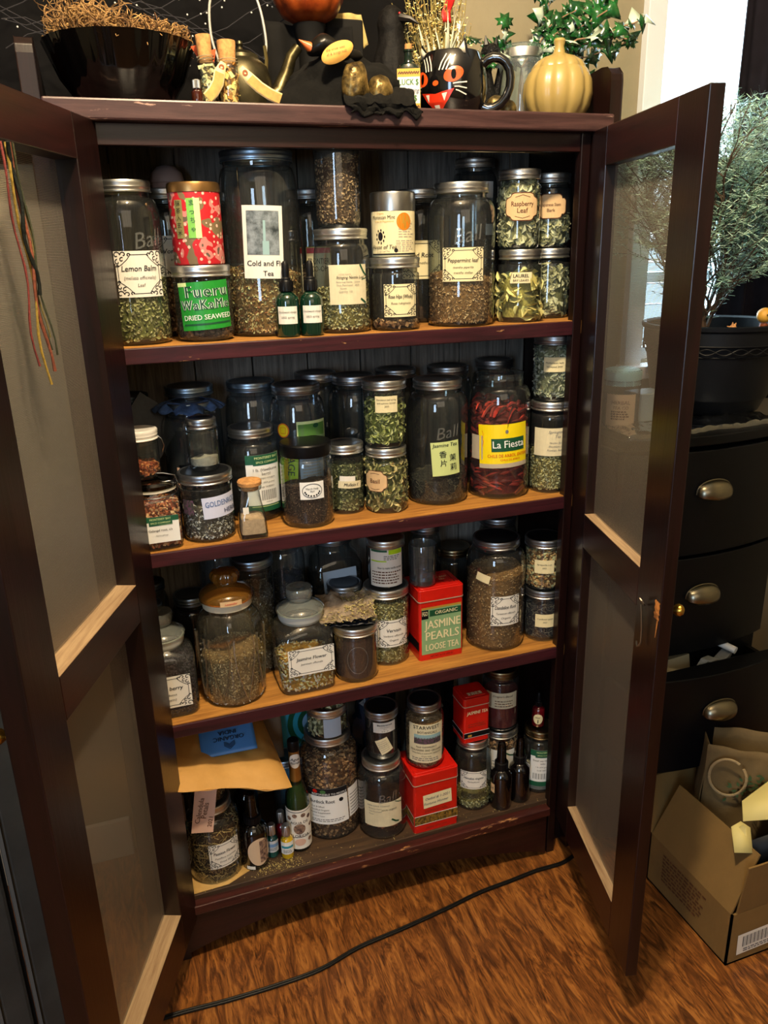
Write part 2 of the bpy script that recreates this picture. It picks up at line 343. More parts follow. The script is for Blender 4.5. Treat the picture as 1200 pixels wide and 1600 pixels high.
G().box((WX0+t,YW+.038,WZ0),(WX1-t,YW+.041,WZ1)).build('window_pane',glass('#eef6f8',gain=.5),win,smooth=0)
g=G()
for i in range(14): g.box((.7,1.20-.004*(i%2),.3+i*.075),(2.6,1.24,.3+i*.075+.068))
struct(g.build('trim_1',mat('#b9cbd6',.6),smooth=0))   # the neighbour's pale siding seen low in the window
# dark curtain beside the window
def cf(u,v): x=1.395+.40*u; return (x,YW-.075+.014*math.sin(u*34)+.006*math.sin(u*71+v*3),.95+1.4*v)
tag(G().grid(cf,90,8).build('curtain',mat('#17131a',.9,var=.3,scale=12),solid=.003,smooth=60),'dark plum-black curtain hanging right of the bright window','curtain')
def cf2(u,v): x=-.56+1.26*u; return (x,YW-.018+.009*math.sin(u*60)+.006*noise.noise((u*9,v*4,0)),1.50+.9*v)
cl=tag(G().grid(cf2,130,10).build('black_drape',mat('#080708',.95,var=.3,scale=15),solid=.002,smooth=60),'black cloth draped on the wall behind the decorations on the cabinet top','drape')
# pale beads on black lace net over the left end
g=G(); rn=random.Random(3)
for i in range(70):
    u=rn.random()*.5; g.ball((-.10+u,.24+.02*rn.random(),1.665+.12*rn.random()+.05*math.sin(u*20)),.0016,0,6,4)
lc=thing('beaded_lace','black lace net dotted with pale beads hanging above the ribbed bowl','lace',(0,0,0))
g.build('beads',mat('#e8e4da',.3),lc,kind='stuff')
g=G()
for k in range(9):
    g.tube([(-.10+.5*i/14,.25,1.66+.03*math.sin(i*.8+k)+k*.016) for i in range(15)],.0008,4)
g.build('lace_threads',mat('#2a282c',.8),lc)
# ---------------------------------------------------------------- the cabinet
DW=woodmat('mahogany_stain_upright','#0e0605','#1e0b0a','Z',rough=.30,worn='#8a5a35',chip=.74,chipsc=(60,60,9))
DWX=woodmat('mahogany_stain_level','#150908','#2e1210','X',rough=.32,worn='#a87a4a',chip=.71,chipsc=(16,16,50))
EDGE=woodmat('plum_painted_edge','#240d13','#451a22','X',rough=.4,worn='#b58a58',chip=.66,chipsc=(22,60,90))
SHELFT=woodmat('bare_shelf_board','#80501f','#c48a3e','X',scale=5,rough=.6,worn='#d8b070',chip=.75,chipsc=(9,30,5))
LEDGE=woodmat('bare_door_ledge','#86694c','#b89c78','X',scale=7,rough=.7,worn='#4a2c20',chip=.72,chipsc=(20,40,40))
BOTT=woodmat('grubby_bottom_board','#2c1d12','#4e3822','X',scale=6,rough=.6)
BACKP=woodmat('weathered_back_boards','#524c45','#8f867a','Z',scale=7,rough=.8,stretch=18)
XL,XR=-.075,.888; YB=.272
cab=thing('cabinet','tall dark mahogany-stained cabinet with four shelves of jars','cabinet',(0,0,0))
def side(x0,x1):
    pl=[(0,FL),(YB+.02,FL),(YB+.02,1.60),(.03,1.628),(.012,1.626),(.002,1.616),(0,1.605)]
    v=[(x0,y,z) for y,z in pl]+[(x1,y,z) for y,z in pl]; n=len(pl)
    return G().add(v,[tuple(range(n)),tuple(range(2*n-1,n-1,-1))]+[(i,(i+1)%n,(i+1)%n+n,i+n) for i in range(n)])
side(XL,XL+.024).build('side_panel',DW,cab,smooth=0,bevel=.0015); side(XR-.024,XR).build('side_panel',DW,cab,smooth=0,bevel=.0015)
G().box((XL+.001,-.0006,FL),(-.0045,.018,TB-.028)).build('front_stile',DW,cab,smooth=0,bevel=.0015)
G().box((.812,-.0006,FL),(.8305,.018,TB-.028)).build('front_stile',DW,cab,smooth=0,bevel=.0015)
G().box((.8305,.034,FL),(XR-.024,.046,TB-.028)).build('front_stile',DW,cab,smooth=0)
G().box((XL+.024,-.018,TB-.028),(XR-.024,YB,TB)).build('top_board',woodmat('worn_top_board','#2a1718','#4c3230','X',rough=.4,worn='#a8887a',chip=.60,chipsc=(9,30,60)),cab,smooth=0,bevel=.003)
G().box((.002,.003,TB-.058),(.812,.02,TB-.028)).build('header_rail',DWX,cab,smooth=0,bevel=.001)
g=G()
xs=[XL+.024]+[.035+.112*i for i in range(8)]+[XR-.024]
for a,b in zip(xs,xs[1:]): g.box((a+.0014,YB,.06),(b-.0014,YB+.012,TB-.03))
g.build('back_panel',BACKP,cab,smooth=0,bevel=.001)
for k,z in enumerate((S1,S2,S3)):
    sh=G().box((XL+.024,.002,z-.024),(XR-.024,YB,z)).build('shelf',SHELFT,cab,smooth=0)
    G().box((.003,-.003,z-.026),(.811,.0022,z-.0008)).build('front_edge',EDGE,sh,smooth=0,bevel=.0015)
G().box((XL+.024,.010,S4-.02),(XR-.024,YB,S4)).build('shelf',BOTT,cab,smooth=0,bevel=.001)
# arched apron
pl=[(XL+.002,FL),(XL+.03,FL)]
for i in range(25):
    u=i/24; pl.append((-.035+.84*u if 1 else 0,FL+.006+.066*math.sin(PI*u)**.75))
pl+=[(XR-.03,FL),(XR-.002,FL),(XR-.002,S4-.024),(XL+.002,S4-.024)]
pl2=[p for p in pl]
g=G(); n=25
for i in range(n-1):
    (x0,z0),(x1,z1)=pl[2+i],pl[3+i]; g.add([(x0,-.004,z0),(x1,-.004,z1),(x1,-.004,S4-.024),(x0,-.004,S4-.024),(x0,.016,z0),(x1,.016,z1),(x1,.016,S4-.024),(x0,.016,S4-.024)],[(0,1,2,3),(7,6,5,4),(0,4,5,1),(3,2,6,7)])
ap=g.build('apron',DWX,cab,smooth=0)
G().box((.003,-.010,S4-.030),(.811,.012,S4-.010)).build('apron_lip',woodmat('worn_lip','#2a100f','#4d221c','X',rough=.35,worn='#a5764a',chip=.6,chipsc=(16,60,60)),cab,smooth=0,bevel=.002)
SCR=meshmat()
def door(hx,hy,ang,sgn,wd,sw,Z,label,T):
    zt,z1,z2,z3,z4,z5=Z
    # local frame: +x from hinge to free edge; local y=0 is the inner face, the thickness goes away (sgn)
    Y=lambda a:sgn*a
    def bb(x0,z0,x1,z1_,y0=0,y1=T): ya,yb=sorted((Y(y0),Y(y1))); return (x0,ya,z0),(x1,yb,z1_)
    g=G().box(*bb(0,z5,sw,zt)).box(*bb(wd-sw,z5,wd,zt)).box(*bb(sw,z1,wd-sw,zt),1)
    for a,b in ((z3,z2),(z5,z4)): g.box(*bb(sw,a,wd-sw,b-.001),1)
    d=g.build('door',[DW,DWX],cab,(hx,hy,0),(0,0,ang),smooth=0,bevel=.0015,label=label)
    for a,b in ((z3,z2),(z5,z4)): G().box(*bb(sw+.0005,b-.001,wd-sw-.0005,b)).build('bare_ledge',LEDGE,d,smooth=0,label='pale bare wood on top of the rail')
    for a,b in ((z2,z1),(z4,z3)):
        yy=Y(T-.003); G().add([(sw,yy,a),(wd-sw,yy,a),(wd-sw,yy,b),(sw,yy,b)],[(0,1,2,3)]).build('wire_screen',SCR,d,smooth=0,label='fine grey wire mesh')
    for z in (.35,1.3):
        G().tube([(-.003,Y(.002),z-.03),(-.003,Y(.002),z+.03)],.0035,8).build('hinge',mat('#4a4038',.4,.9),d)
    return d,Y
LA=math.radians(111.78); RA=math.radians(75.6)
dl,YL=door(.016,-.002,-LA,-1,.4443,.0811,(1.5235,1.4655,.8447,.7806,.1768,.0885),'left screened door, swung open toward the viewer',.034)
dr,YR=door(.8341,.010,PI+RA,1,.438,.0859,(1.5235,1.4631,.8497,.7815,.1737,.0885),'right screened door, swung open, with a hook and a splintered chip',.021)
def knob(parent,x,y0,sg,z):
    BR=mat('#c99a3f',.25,1); g=G(); M=Matrix.Translation((x,y0,z))@Matrix.Rotation(sg*-PI/2,4,'X')
    g.lathe([(.0001,0),(.006,0),(.0045,.003),(.0035,.010),(.006,.013),(.0095,.017),(.0105,.021),(.0085,.026),(.004,.029),(.0001,.0295)],20,0,None,M)
    return g.build('knob',BR,parent,label='small round brass knob')
knob(dl,.425,-.034,-1,.80)
knob(dr,.412,.021,1,.80)
# hook and eye, chips on the right door (inner face is local y=0, viewer side is -y)
HK=mat('#8c8272',.3,.9); g=G()
g.tube([(.388+.006*math.cos(a*.7),-.004-.004*math.sin(a*.7)-.003,.806+.006*math.sin(a*.7)) for a in range(10)],.0014,6)
g.tube([(.390,-.009,.802),(.392,-.008,.79),(.393,-.006,.76),(.394,-.006,.738),(.392,-.008,.731),(.388,-.009,.728),(.385,-.009,.731),(.384,-.009,.736)],.0015,6); g.build('door_hook',HK,dr,label='brass hook hanging from its eye')
CH=mat('#c27a38',.8,var=.35,scale=90,bump=.8); g=G()
g.grid(lambda u,v:(.420+.017*u+.002*math.sin(v*20),-.0006-.002*math.sin(PI*u)*math.sin(PI*v),.795+.030*v),6,8); g.grid(lambda u,v:(.431+.005*u*(v),-.0006-.001*math.sin(PI*u),.765+.030*v),3,6)
g.build('splintered_chip',CH,dr,label='raw orange splintered wood')
# hanging cords on left door (viewer side is local +y there)
tas=thing('cord_tassel','bundle of thin red, yellow and dark green cords hanging inside the left door','cords'); tas.location=dl.location; tas.rotation_euler=dl.rotation_euler
for k,(c,u0,u1,z1_,rr,wv) in enumerate((('#6e2620',.296,.290,1.22,.0022,.0),('#9a7f30',.288,.272,1.195,.0026,.4),('#26301f',.283,.262,1.235,.0024,.9),('#75693a',.275,.264,1.25,.0016,1.4),('#80422a',.286,.268,1.21,.0030,1.8),('#3b3f28',.280,.255,1.228,.0018,2.2),('#1b1e19',.292,.276,1.30,.0035,2.7))):
    pts=[(u0+(u1-u0)*i/13+.0035*math.sin(i*.7+wv),.004+.001*k+.002*math.sin(i+wv),1.462+(z1_-1.462)*i/13) for i in range(14)]
    G().tube(pts,[rr*.62*(1+.15*math.sin(i*2)) for i in range(14)],6).build('cord',mat(c,.8,var=.3,scale=200,bump=.5),tas)
# ---------------------------------------------------------------- jars
def sq(n,ax=1,rot=0):
    def f(a,z):
        c,s_=abs(math.cos(a)),abs(math.sin(a)); return (c**n+s_**n)**(-1/n)
    return f
def outline(r,H,nr,sh,foot=.86):
    """glass outline: (radius,height); sh = where the shoulder starts (0..1)"""
    p=[(.001,.004),(r*.62,.003),(r*foot,.0),(r*.955,.004),(r,.012)]
    zs=H*sh; zn=H-.022
    p+=[(r,zs*.35),(r,zs*.7),(r,zs)]
    for i in range(1,9):
        t=i/8; p.append((nr+(r-nr)*math.cos(t*PI/2)**.8 if t<1 else nr,zs+(zn-zs)*math.sin(t*PI/2)**1.15))
    p+=[(nr,H-.014),(nr+.0012,H-.011),(nr,H-.008),(nr,H)]
    return p
def inner_r(pr,z):
    for (r0,z0),(r1,z1) in zip(pr[3:],pr[4:]):
        if z0<=z<=z1: return r0+(r1-r0)*((z-z0)/(z1-z0) if z1>z0 else 0)
    return pr[4][0] if z<pr[4][1] else pr[-1][0]
FILL=dict(  # colours, shape, size, count per cm2
 greenherb=(('#46481e','#78783a','#9c9a58','#b8b27c','#33341a'),'leaf',.0060,5.5),
 darkgreen=(('#33371c','#5a6034','#828450','#a09e68','#242712'),'leaf',.0050,6),
 bigleaf=(('#50502f','#8e8c60','#b0aa80','#cac29c','#66643f'),'leaf',.013,1.6),
 basil=(('#4a4a22','#7a7a3c','#a39a58','#c8b070','#5a5a2e'),'curl',.012,1.9),
 bayleaf=(('#8a8038','#b8ac5c','#d2c478','#9c9048','#5a5420'),'curl',.024,.55),
 silverleaf=(('#5c6048','#8e9270','#b8ba98','#d4d2b0','#3a3c2a'),'curl',.009,2.6),
 flutea=(('#4a3418','#8a6a34','#c09a58','#e0c080','#2e1e0e','#9a5a2a'),'bit',.0045,8),
 brownbit=(('#2c1e12','#5a4028','#8a6a44','#a88a60','#1a120a'),'bit',.0038,8),
 oatbit=(('#5a3f22','#8c683a','#b08a54','#6e4a28','#c8a878'),'bit',.0036,9),
 fine=(('#1c120c','#38251a','#5a3f2c','#7a5c40','#120b07'),'bit',.0022,14),
 teal=(('#171512','#2b2a22','#403c2c','#5c5440','#0f0e0b'),'stick',.0070,5),
 galangal=(('#6a2f1c','#9a4c2c','#c07848','#d89c6c','#4a1e12'),'chunk',.0055,5),
 orangebit=(('#6a2f1c','#b0582c','#c88850','#8a3c20','#4a1e12'),'chunk',.0050,5),
 silverbit=(('#1e1a14','#6e6656','#b8b09a','#dcd6c4','#3a352a'),'bit',.0040,9),
 seed=(('#4f453a','#9a8e7e','#cfc5b6','#7a6e60','#efe6da'),'bit',.0036,13),
 brownstraw=(('#2c1e10','#5e4424','#8f7038','#b89a54','#1c130a'),'stick',.0120,3.8),
 root=(('#3a2414','#6a4626','#94683c','#b48a58','#24150a'),'chunk',.0055,5.5),
 rootgold=(('#5a3a1a','#946a34','#c49a5c','#e0c08a','#3a2410'),'chunk',.0062,4.5),
 floral=(('#14121a','#2c2a34','#5a564e','#8a8270','#0c0b10'),'stick',.0060,6),
 jasmine=(('#96681a','#d09a2c','#e8cc80','#f2e6bc','#c08a20'),'bud',.0070,4),
 berry=(('#130c10','#241820','#33242c','#1a1014'),'ball',.0040,5),
 straw=(('#3a3014','#7a6a30','#a8944c','#c8b870','#241c0c'),'stick',.0120,3.5),
 greenstraw=(('#4a4420','#8a7e42','#b8a860','#d8cc90','#2c2812'),'bit',.0042,9),
 chile=(('#3a0a08','#6a120c','#8c1c10','#a82c18','#240605','#7a1a20'),'chile',.034,.42),
 powderwhite=(('#efece2','#ddd8ca'),'none',.002,0), powdertan=(('#c8a888','#d8bc9c'),'none',.002,0), powderred=(('#6a1c18','#7c2620'),'none',.002,0), powderbrown=(('#4e3426','#62442f'),'none',.002,0), salt=(('#a8a498','#c8c4b8'),'none',.002,0), black=(('#0b0b0e','#17171c'),'none',.002,0), hazel=(('#1a1210','#3a2a22'),'chunk',.006,4),
)
JN=0
def contents(par,pr,spec,z1,rf=None,full=1.0,seed=0,rs=None,z0=.007):
    cols,shape,size,dens=FILL[spec]; size*=1.12; rn=random.Random(seed*7+len(cols)); R=pr[4][0]
    g=G(); N=34; off=Vector((seed*1.3,seed*.7,0))
    def rad(z): return min(inner_r(pr,z)-.0028,99)
    steps=12; prof=[(.0005,z0),(rad(z0+.001)*.93,z0)]
    amp=.0015 if shape=='none' else min(size*.45,.007)
    tl=lambda a,rr:z1+amp*2.2*noise.noise((math.cos(a)*rr*60+seed,math.sin(a)*rr*60,seed))+.10*R*math.cos(a+seed)
    v=[];f=[]
    for j in range(steps+1):
        for i in range(N):
            a=2*PI*i/N; k=rf(a,0) if rf else 1; z=z0+.002+(tl(a,R)-z0-.002)*j/steps
            rr=(rad(z)-(amp*.9 if shape!='none' else 0))*k*(1-.015*abs(noise.noise((a*5,z*80,seed)))); v.append((rr*math.cos(a),rr*math.sin(a),z))
    for j in range(steps):
        for i in range(N): a=j*N+i;b=j*N+(i+1)%N; f.append((a,b,b+N,a+N))
    base=len(v)
    for q in range(1,6):
        s_=1-q/5.0
        for i in range(N):
            a=2*PI*i/N; k=rf(a,0) if rf else 1; rr=(rad(z1)-amp)*k*max(s_,.01); v.append((rr*math.cos(a),rr*math.sin(a),tl(a,rr)*(1)+amp*1.5*(1-s_)))
    for q in range(5):
        o1=steps*N if q==0 else base+(q-1)*N; o2=base+q*N
        for i in range(N): f.append((o1+i,o1+(i+1)%N,o2+(i+1)%N,o2+i))
    f.append(tuple(range(N-1,-1,-1)))
    g.add(v,f,0)
    def frame(p,nrm,tw,tilt=.5):
        z=(Vector(nrm)+Vector((rn.uniform(-tilt,tilt),rn.uniform(-tilt,tilt),rn.uniform(-tilt,tilt)))).normalized(); x=z.orthogonal().normalized(); x=Matrix.Rotation(tw,3,z)@x; y=z.cross(x); return x,y,z
    def flake(p,nrm):
        p=Vector(p); s_=size*rn.uniform(.6,1.25); tw=rn.uniform(0,2*PI)
        if shape=='leaf':
            x,y,z=frame(p,nrm,tw); w=s_*rn.uniform(.28,.5); h=s_*.5
            g.add([p-x*h,p-y*w*.8+z*w*.5,p+x*h,p+y*w*.8+z*w*.5,p-z*.0002],[(0,1,4),(1,2,4),(2,3,4),(3,0,4)],1)
        elif shape=='curl':
            x,y,z=frame(p,nrm,tw,.7); w=s_*rn.uniform(.16,.28); h=s_*.5; c=w*rn.uniform(.5,1.2); V=[]
            for t,wk in ((-1,.1),(-.4,.9),(.3,1),(1,.08)):
                bnd=z*(s_*.12*(1-t*t)); 
                for q in (-1,0,1): V.append(p+x*h*t+bnd+y*w*wk*q*.9+z*(c*wk*abs(q)))
            g.add(V,[(i*3+q,i*3+q+3,i*3+q+4,i*3+q+1) for i in range(3) for q in (0,1)],1)
        elif shape=='bit':
            x,y,z=frame(p,nrm,tw,.6); w=s_*rn.uniform(.18,.32); h=s_*.5
            g.add([p-x*h-y*w,p+x*h-y*w*.6,p+x*h*.9+y*w,p-x*h*.7+y*w*.8+z*w],[(0,1,2,3)],1)
        elif shape=='stick':
            x,y,z=frame(p,nrm,tw,.35); w=s_*.055; h=s_*.5
            g.add([p-x*h-y*w,p+x*h-y*w,p+x*h+y*w,p-x*h+y*w,p-x*h+z*w*1.5,p+x*h+z*w*1.5],[(0,1,5,4),(3,4,5,2)],1)
        elif shape=='chunk':
            x,y,z=frame(p,nrm,tw,.6); a_=s_*.5;b_=s_*rn.uniform(.25,.4);c_=s_*.22
            V=[p+x*a_*i+y*b_*j+z*c_*k for k in (-1,1) for i,j in ((-1,-.8),(1,-1),(.8,1),(-.9,.7))]
            g.add(V,[(4,5,6,7),(0,1,5,4),(1,2,6,5),(2,3,7,6),(3,0,4,7)],1)
        elif shape in('ball','bud'):
            x,y,z=frame(p,nrm,tw,.4); M=Matrix((( x.x,y.x,z.x,p.x),(x.y,y.y,z.y,p.y),(x.z,y.z,z.z,p.z),(0,0,0,1)))
            g.ball((0,0,0),size*.5*(1 if shape=='ball' else rn.uniform(.8,1.1)),1,8,5,(1,1,1) if shape=='ball' else (1,.5,.45),M=M)
        elif shape=='chile':
            x,y,z=frame(p,nrm,rn.gauss(.2,.5)+rn.choice((0,PI)),.15); L=s_; t0=Vector(nrm).cross(Vector((0,0,1)))
            if t0.length<.1: t0=x
            x=(t0.normalized()*rn.choice((-1,1))+Vector((0,0,rn.uniform(-.5,.6)))).normalized(); b_=rn.uniform(.08,.25)*L
            pts=[p+x*L*(k/6-.5)-Vector(nrm)*(abs(k/6-.5)**2*L*.6)+Vector((0,0,b_*math.sin(k/6*PI)))*.5 for k in range(7)]
            g.tube(pts,[.0022,.0036,.0042,.0038,.003,.002,.0006],6,1)
    if shape!='none':
        H=max(z1-z0,.005); area=2*PI*R*H*1e4; n=int(area*dens)
        for i in range(min(n,2600)):
            a=rn.uniform(0,2*PI); z=z0+rn.random()*(tl(a,R)-z0); k=rf(a,0) if rf else 1
            rr=(inner_r(pr,z)-.0032-(.004 if shape=='chile' else rn.random()*amp*.5))*k
            flake((rr*math.cos(a),rr*math.sin(a),z),(math.cos(a),math.sin(a),rn.uniform(-.2,.3)))
        for i in range(int(PI*R*R*1e4*dens*.8)):
            a=rn.uniform(0,2*PI); rr=R*math.sqrt(rn.random())*.92*(min(1,inner_r(pr,min(z1,pr[-1][1]))/R)); k=rf(a,0) if rf else 1
            flake((rr*k*math.cos(a),rr*k*math.sin(a),tl(a,rr)+rn.random()*size*.25),(0,0,1))
    cm='#'+''.join('%02x'%((int(cols[0][i:i+2],16)+int(cols[1][i:i+2],16)*2)//3) for i in (1,3,5)) if shape!='none' else cols[0]; core=mat(cm,.95,var=.35 if shape!='none' else .12,scale=160,bump=.6)
    return g.build('contents',[core,flakemat(cols)],par,kind='stuff',smooth=30 if shape not in('bit','leaf','chunk') else 0)
def lid(par,nr,H,kind='silver',hh=.0165):
    R=nr+.0038; z=H-.0135
    m={'silver':SILVER,'dark':mat('#a9acb0',.36,1),'white':WHITEM,'blackp':BLACKP,'cool':STEELB,'bronze':mat('#8a7a5c',.3,1),'darkblue':mat('#5a6672',.38,.95)}[kind]
    if kind in('blackp',):
        g=G().lathe([(R-.0004,z-.004),(R+.0006,z),(R+.0008,H+.003),(R-.001,H+.0055),(R-.006,H+.006),(.0005,H+.0058)],72,knurl=(1,2)); return g.build('screw_cap',m,par,label='black ribbed plastic screw cap')
    g=G().lathe([(R-.0005,z-.0012),(R+.0006,z-.0004),(R+.0006,z+.0008),(R-.0006,z+.0022),(R-.0004,z+.005),(R+.0003,z+.0065),(R-.0002,z+.008),(R+.0002,z+.011),(R+.0002,z+.0145),(R-.0007,z+.0160),(R-.0035,z+.0163),(R-.0045,z+.0155)],96,knurl=(7,8))
    b=g.build('screw_band',m,par)
    dm={'silver':mat('#a8a9a8',.32,1),'dark':DARKREFL,'white':WHITEM,'cool':mat('#4c5a68',.35,.8),'bronze':mat('#6e6450',.3,1),'darkblue':mat('#20262e',.35,.7)}[kind]  # the dark kind has the dim room's reflection put into its disc colour
    r2=R-.0045
    G().lathe([(r2+.0006,z+.0155),(r2-.001,z+.0156),(r2-.004,z+.0150),(r2-.007,z+.0153),(r2-.009,z+.0146),(.0003,z+.0146)],48).build('lid_disc',dm,b)
    return b
def emboss(par,r,z,txt,s,off=0,M=None):
    return label_mesh(par,r,dict(w=.2,z0=z-s/2,z1=z+s/2,off=off,bg=None,T=[(txt,0,.5,1,'emb',.28,0,.0)],tilt=10),'embossed_lettering')
CM['emb']=glass('#f0f4f0',rough=.06,gain=4,edge=.8,body=.10)
def jar(label,x,y,z,r,h,neck=.80,sh=.74,lk='silver',fill=None,fz=.5,tags=(),gl=None,group=None,seg=44,emb=None,name='mason_jar',open_=False,rz=0,cat='jar',foot=.86):
    global JN; JN+=1
    t=thing(name,label,cat,(x,y,z),facing(x,y)+math.radians(rz),group); H=h-(.0028 if lk and not open_ else 0); nr=r*neck
    pr=outline(r,H,nr,sh,foot); G().lathe(pr,seg).build('glass_body',gl or CLEAR,t)
    if open_:
        G().lathe([(nr-.003,H),(nr,H+.0012),(nr+.0012,H)],seg).build('glass_rim',gl or CLEAR,t)
    elif lk: lid(t,nr,H,lk)
    if fill: contents(t,pr,fill,H*fz,seed=JN)
    for q in tags: label_mesh(t,inner_r(pr,q['z0'] if q.get('base') else (q['z0']+q['z1'])/2)+.0002,q)
    if emb: emboss(t,r+.0001,emb[1],emb[0],emb[2],emb[3] if len(emb)>3 else 0)
    return t
# ---------------------------------------------------------------- paper label designs
def L(w,z0,z1,off=0,**k): d=dict(w=w,z0=z0,z1=z1,off=off); d.update(k); return d
def herb(w,z0,z1,off,a,b,c='',bg='paper',**k): # bordered herb label
    T=[(a,0,.62,.17,'ink',.15,0,.012,.72)]
    if b: T.append((b,0,.42,.10,'ink',.15,0,0,.66))
    if c: T.append((c,0,.26,.10,'ink',.15,0,0,.5))
    return L(w,z0,z1,off,orn=True,T=T,bg=bg,**k)
G1='jars and bottles on the top shelf'; G2='jars on the second shelf'; G3='jars and canisters on the third shelf'; G4='containers on the bottom shelf'
CM['pale']=mat('#ddd2ae',.8,var=.06,scale=40)
# ================================================================ TOP SHELF
z=S1
jar('half-gallon jar of green leaf, Lemon Balm label, far left of top shelf',.044,.070,z,.053,.244,.725,.765,fill='greenherb',fz=.40,group=G1,emb=('Ball',.158,.034,34),
 tags=[herb(.074,.074,.142,13,'Lemon Balm','(melissa officinalis)','Leaf')])
jar('tall jar with bordered label half hidden behind the Lemon Balm jar',.118,.178,z,.052,.240,.725,.765,fill='root',fz=.66,group=G1,tags=[herb(.078,.10,.165,10,'Wormwood','artemisia')])
jar('short wide jar with bright green printed seaweed label',.150,.059,z,.046,.118,.93,.80,fill='hazel',fz=.22,group=G1,foot=.8,seg=48,tags=[
 L(.088,.020,.094,3,bg='green',tilt=3,R=[(-.5,.92,-.3,1,'lgreen'),(-.45,.10,.47,.14,'dgreen')],T=[('~Fueru',.05,.79,.34,'white',0,0,.06,.84),('~Fueru',.05,.79,.34,'dgreen',0,0,.022,.84),('~WaKaMe',.0,.52,.29,'white',0,0,.06,.90),('~WaKaMe',.0,.52,.29,'dgreen',0,0,.022,.90),('DRIED SEAWEED',.03,.26,.15,'white',0,0,.006,.9)])])
jar('gallon jar with a snowy-road picture label reading Cold and Flu Tea',.261,.100,z,.066,.291,.84,.72,'cool',fill='flutea',fz=.36,group=G1,seg=56,tags=[
 L(.066,.094,.206,2,tilt=-2,R=[(-.40,.33,.40,.93,'photo'),(-.02,.33,.14,.52,'road'),(.0,.52,.06,.80,'road'),(-.4,.80,.4,.93,'photo')],T=[('Cold and Flu',.04,.21,.105,'ink',0,0,.012,.92),('Tea',.1,.07,.10,'ink',0,0,.012,.5)])])
jar('jar with dark lid behind the gallon Cold and Flu jar',.372,.200,z,.050,.240,.725,.765,'dark',gl=DIM,fill='brownbit',fz=.45,group=G1)
def tin(label,x,y,z,r,h,body,lidm,lh,group,rz=0,cat='tin',name='round_tin'):
    t=thing(name,label,cat,(x,y,z),facing(x,y)+math.radians(rz),group)
    G().lathe([(.0005,.001),(r-.002,0),(r-.0005,.001),(r,.0025),(r,h-lh)],48).build('body',body,t)
    G().lathe([(r-.0004,h-lh-.001),(r+.0009,h-lh-.0005),(r+.0011,h-.004),(r,h-.0008),(r-.002,h),(r-.004,h-.001),(.0004,h-.0012)],48).build('lid',lidm,t)
    return t
# matcha tin: red washi paper with pale blossoms
m,t_,N,K=newmat('washi_paper'); b=N['Principled BSDF']; b.inputs['Roughness'].default_value=.55; tc=N.new('ShaderNodeTexCoord')
vo=N.new('ShaderNodeTexVoronoi'); vo.inputs['Scale'].default_value=110; K.new(tc.outputs['Object'],vo.inputs['Vector']); n1=N.new('ShaderNodeTexNoise'); n1.inputs['Scale'].default_value=28; K.new(tc.outputs['Object'],n1.inputs['Vector'])
r1=N.new('ShaderNodeValToRGB'); r1.color_ramp.interpolation='CONSTANT'; e=r1.color_ramp.elements; e[0].color=(*srgb('#7d6a4a'),1); e[1].position=.44; e[1].color=(*srgb('#c81f28'),1); x=e.new(.58); x.color=(*srgb('#e08a80'),1); x=e.new(.64); x.color=(*srgb('#6b5a4a'),1); K.new(n1.outputs[0],r1.inputs[0])
r2=N.new('ShaderNodeValToRGB'); r2.color_ramp.interpolation='CONSTANT'; r2.color_ramp.elements[0].color=(1,1,1,1); r2.color_ramp.elements[1].position=.27; r2.color_ramp.elements[1].color=(0,0,0,1); K.new(vo.outputs['Distance'],r2.inputs[0])
mx=N.new('ShaderNodeMix'); mx.data_type='RGBA'; K.new(r2.outputs[0],mx.inputs['Factor']); K.new(r1.outputs[0],mx.inputs['A']); mx.inputs['B'].default_value=(*srgb('#f0c8b0'),1); K.new(mx.outputs['Result'],b.inputs['Base Color']); WASHI=m
CM['olive']=mat('#8c8450',.6); CM['leafg']=mat('#7cc04a',.5)
t=tin('round matcha tin in red blossom paper standing on the green seaweed jar',.150,.059,z+.1185,.040,.122,WASHI,mat('#a8804e',.35,.9),.014,G1)
label_mesh(t,.0402,L(.014,.040,.096,-38,bg='olive',T=[(c,0,.9-.19*i,.16,'ink') for i,c in enumerate('抹茶入玄米')]))
label_mesh(t,.0402,L(.020,.040,.098,-4,bg='leafg',R=[(.05,0,.5,1,'lgreen')],T=[(c,-.1,.88-.22*i,.17,'dgreen') for i,c in enumerate('まっちゃ')]))
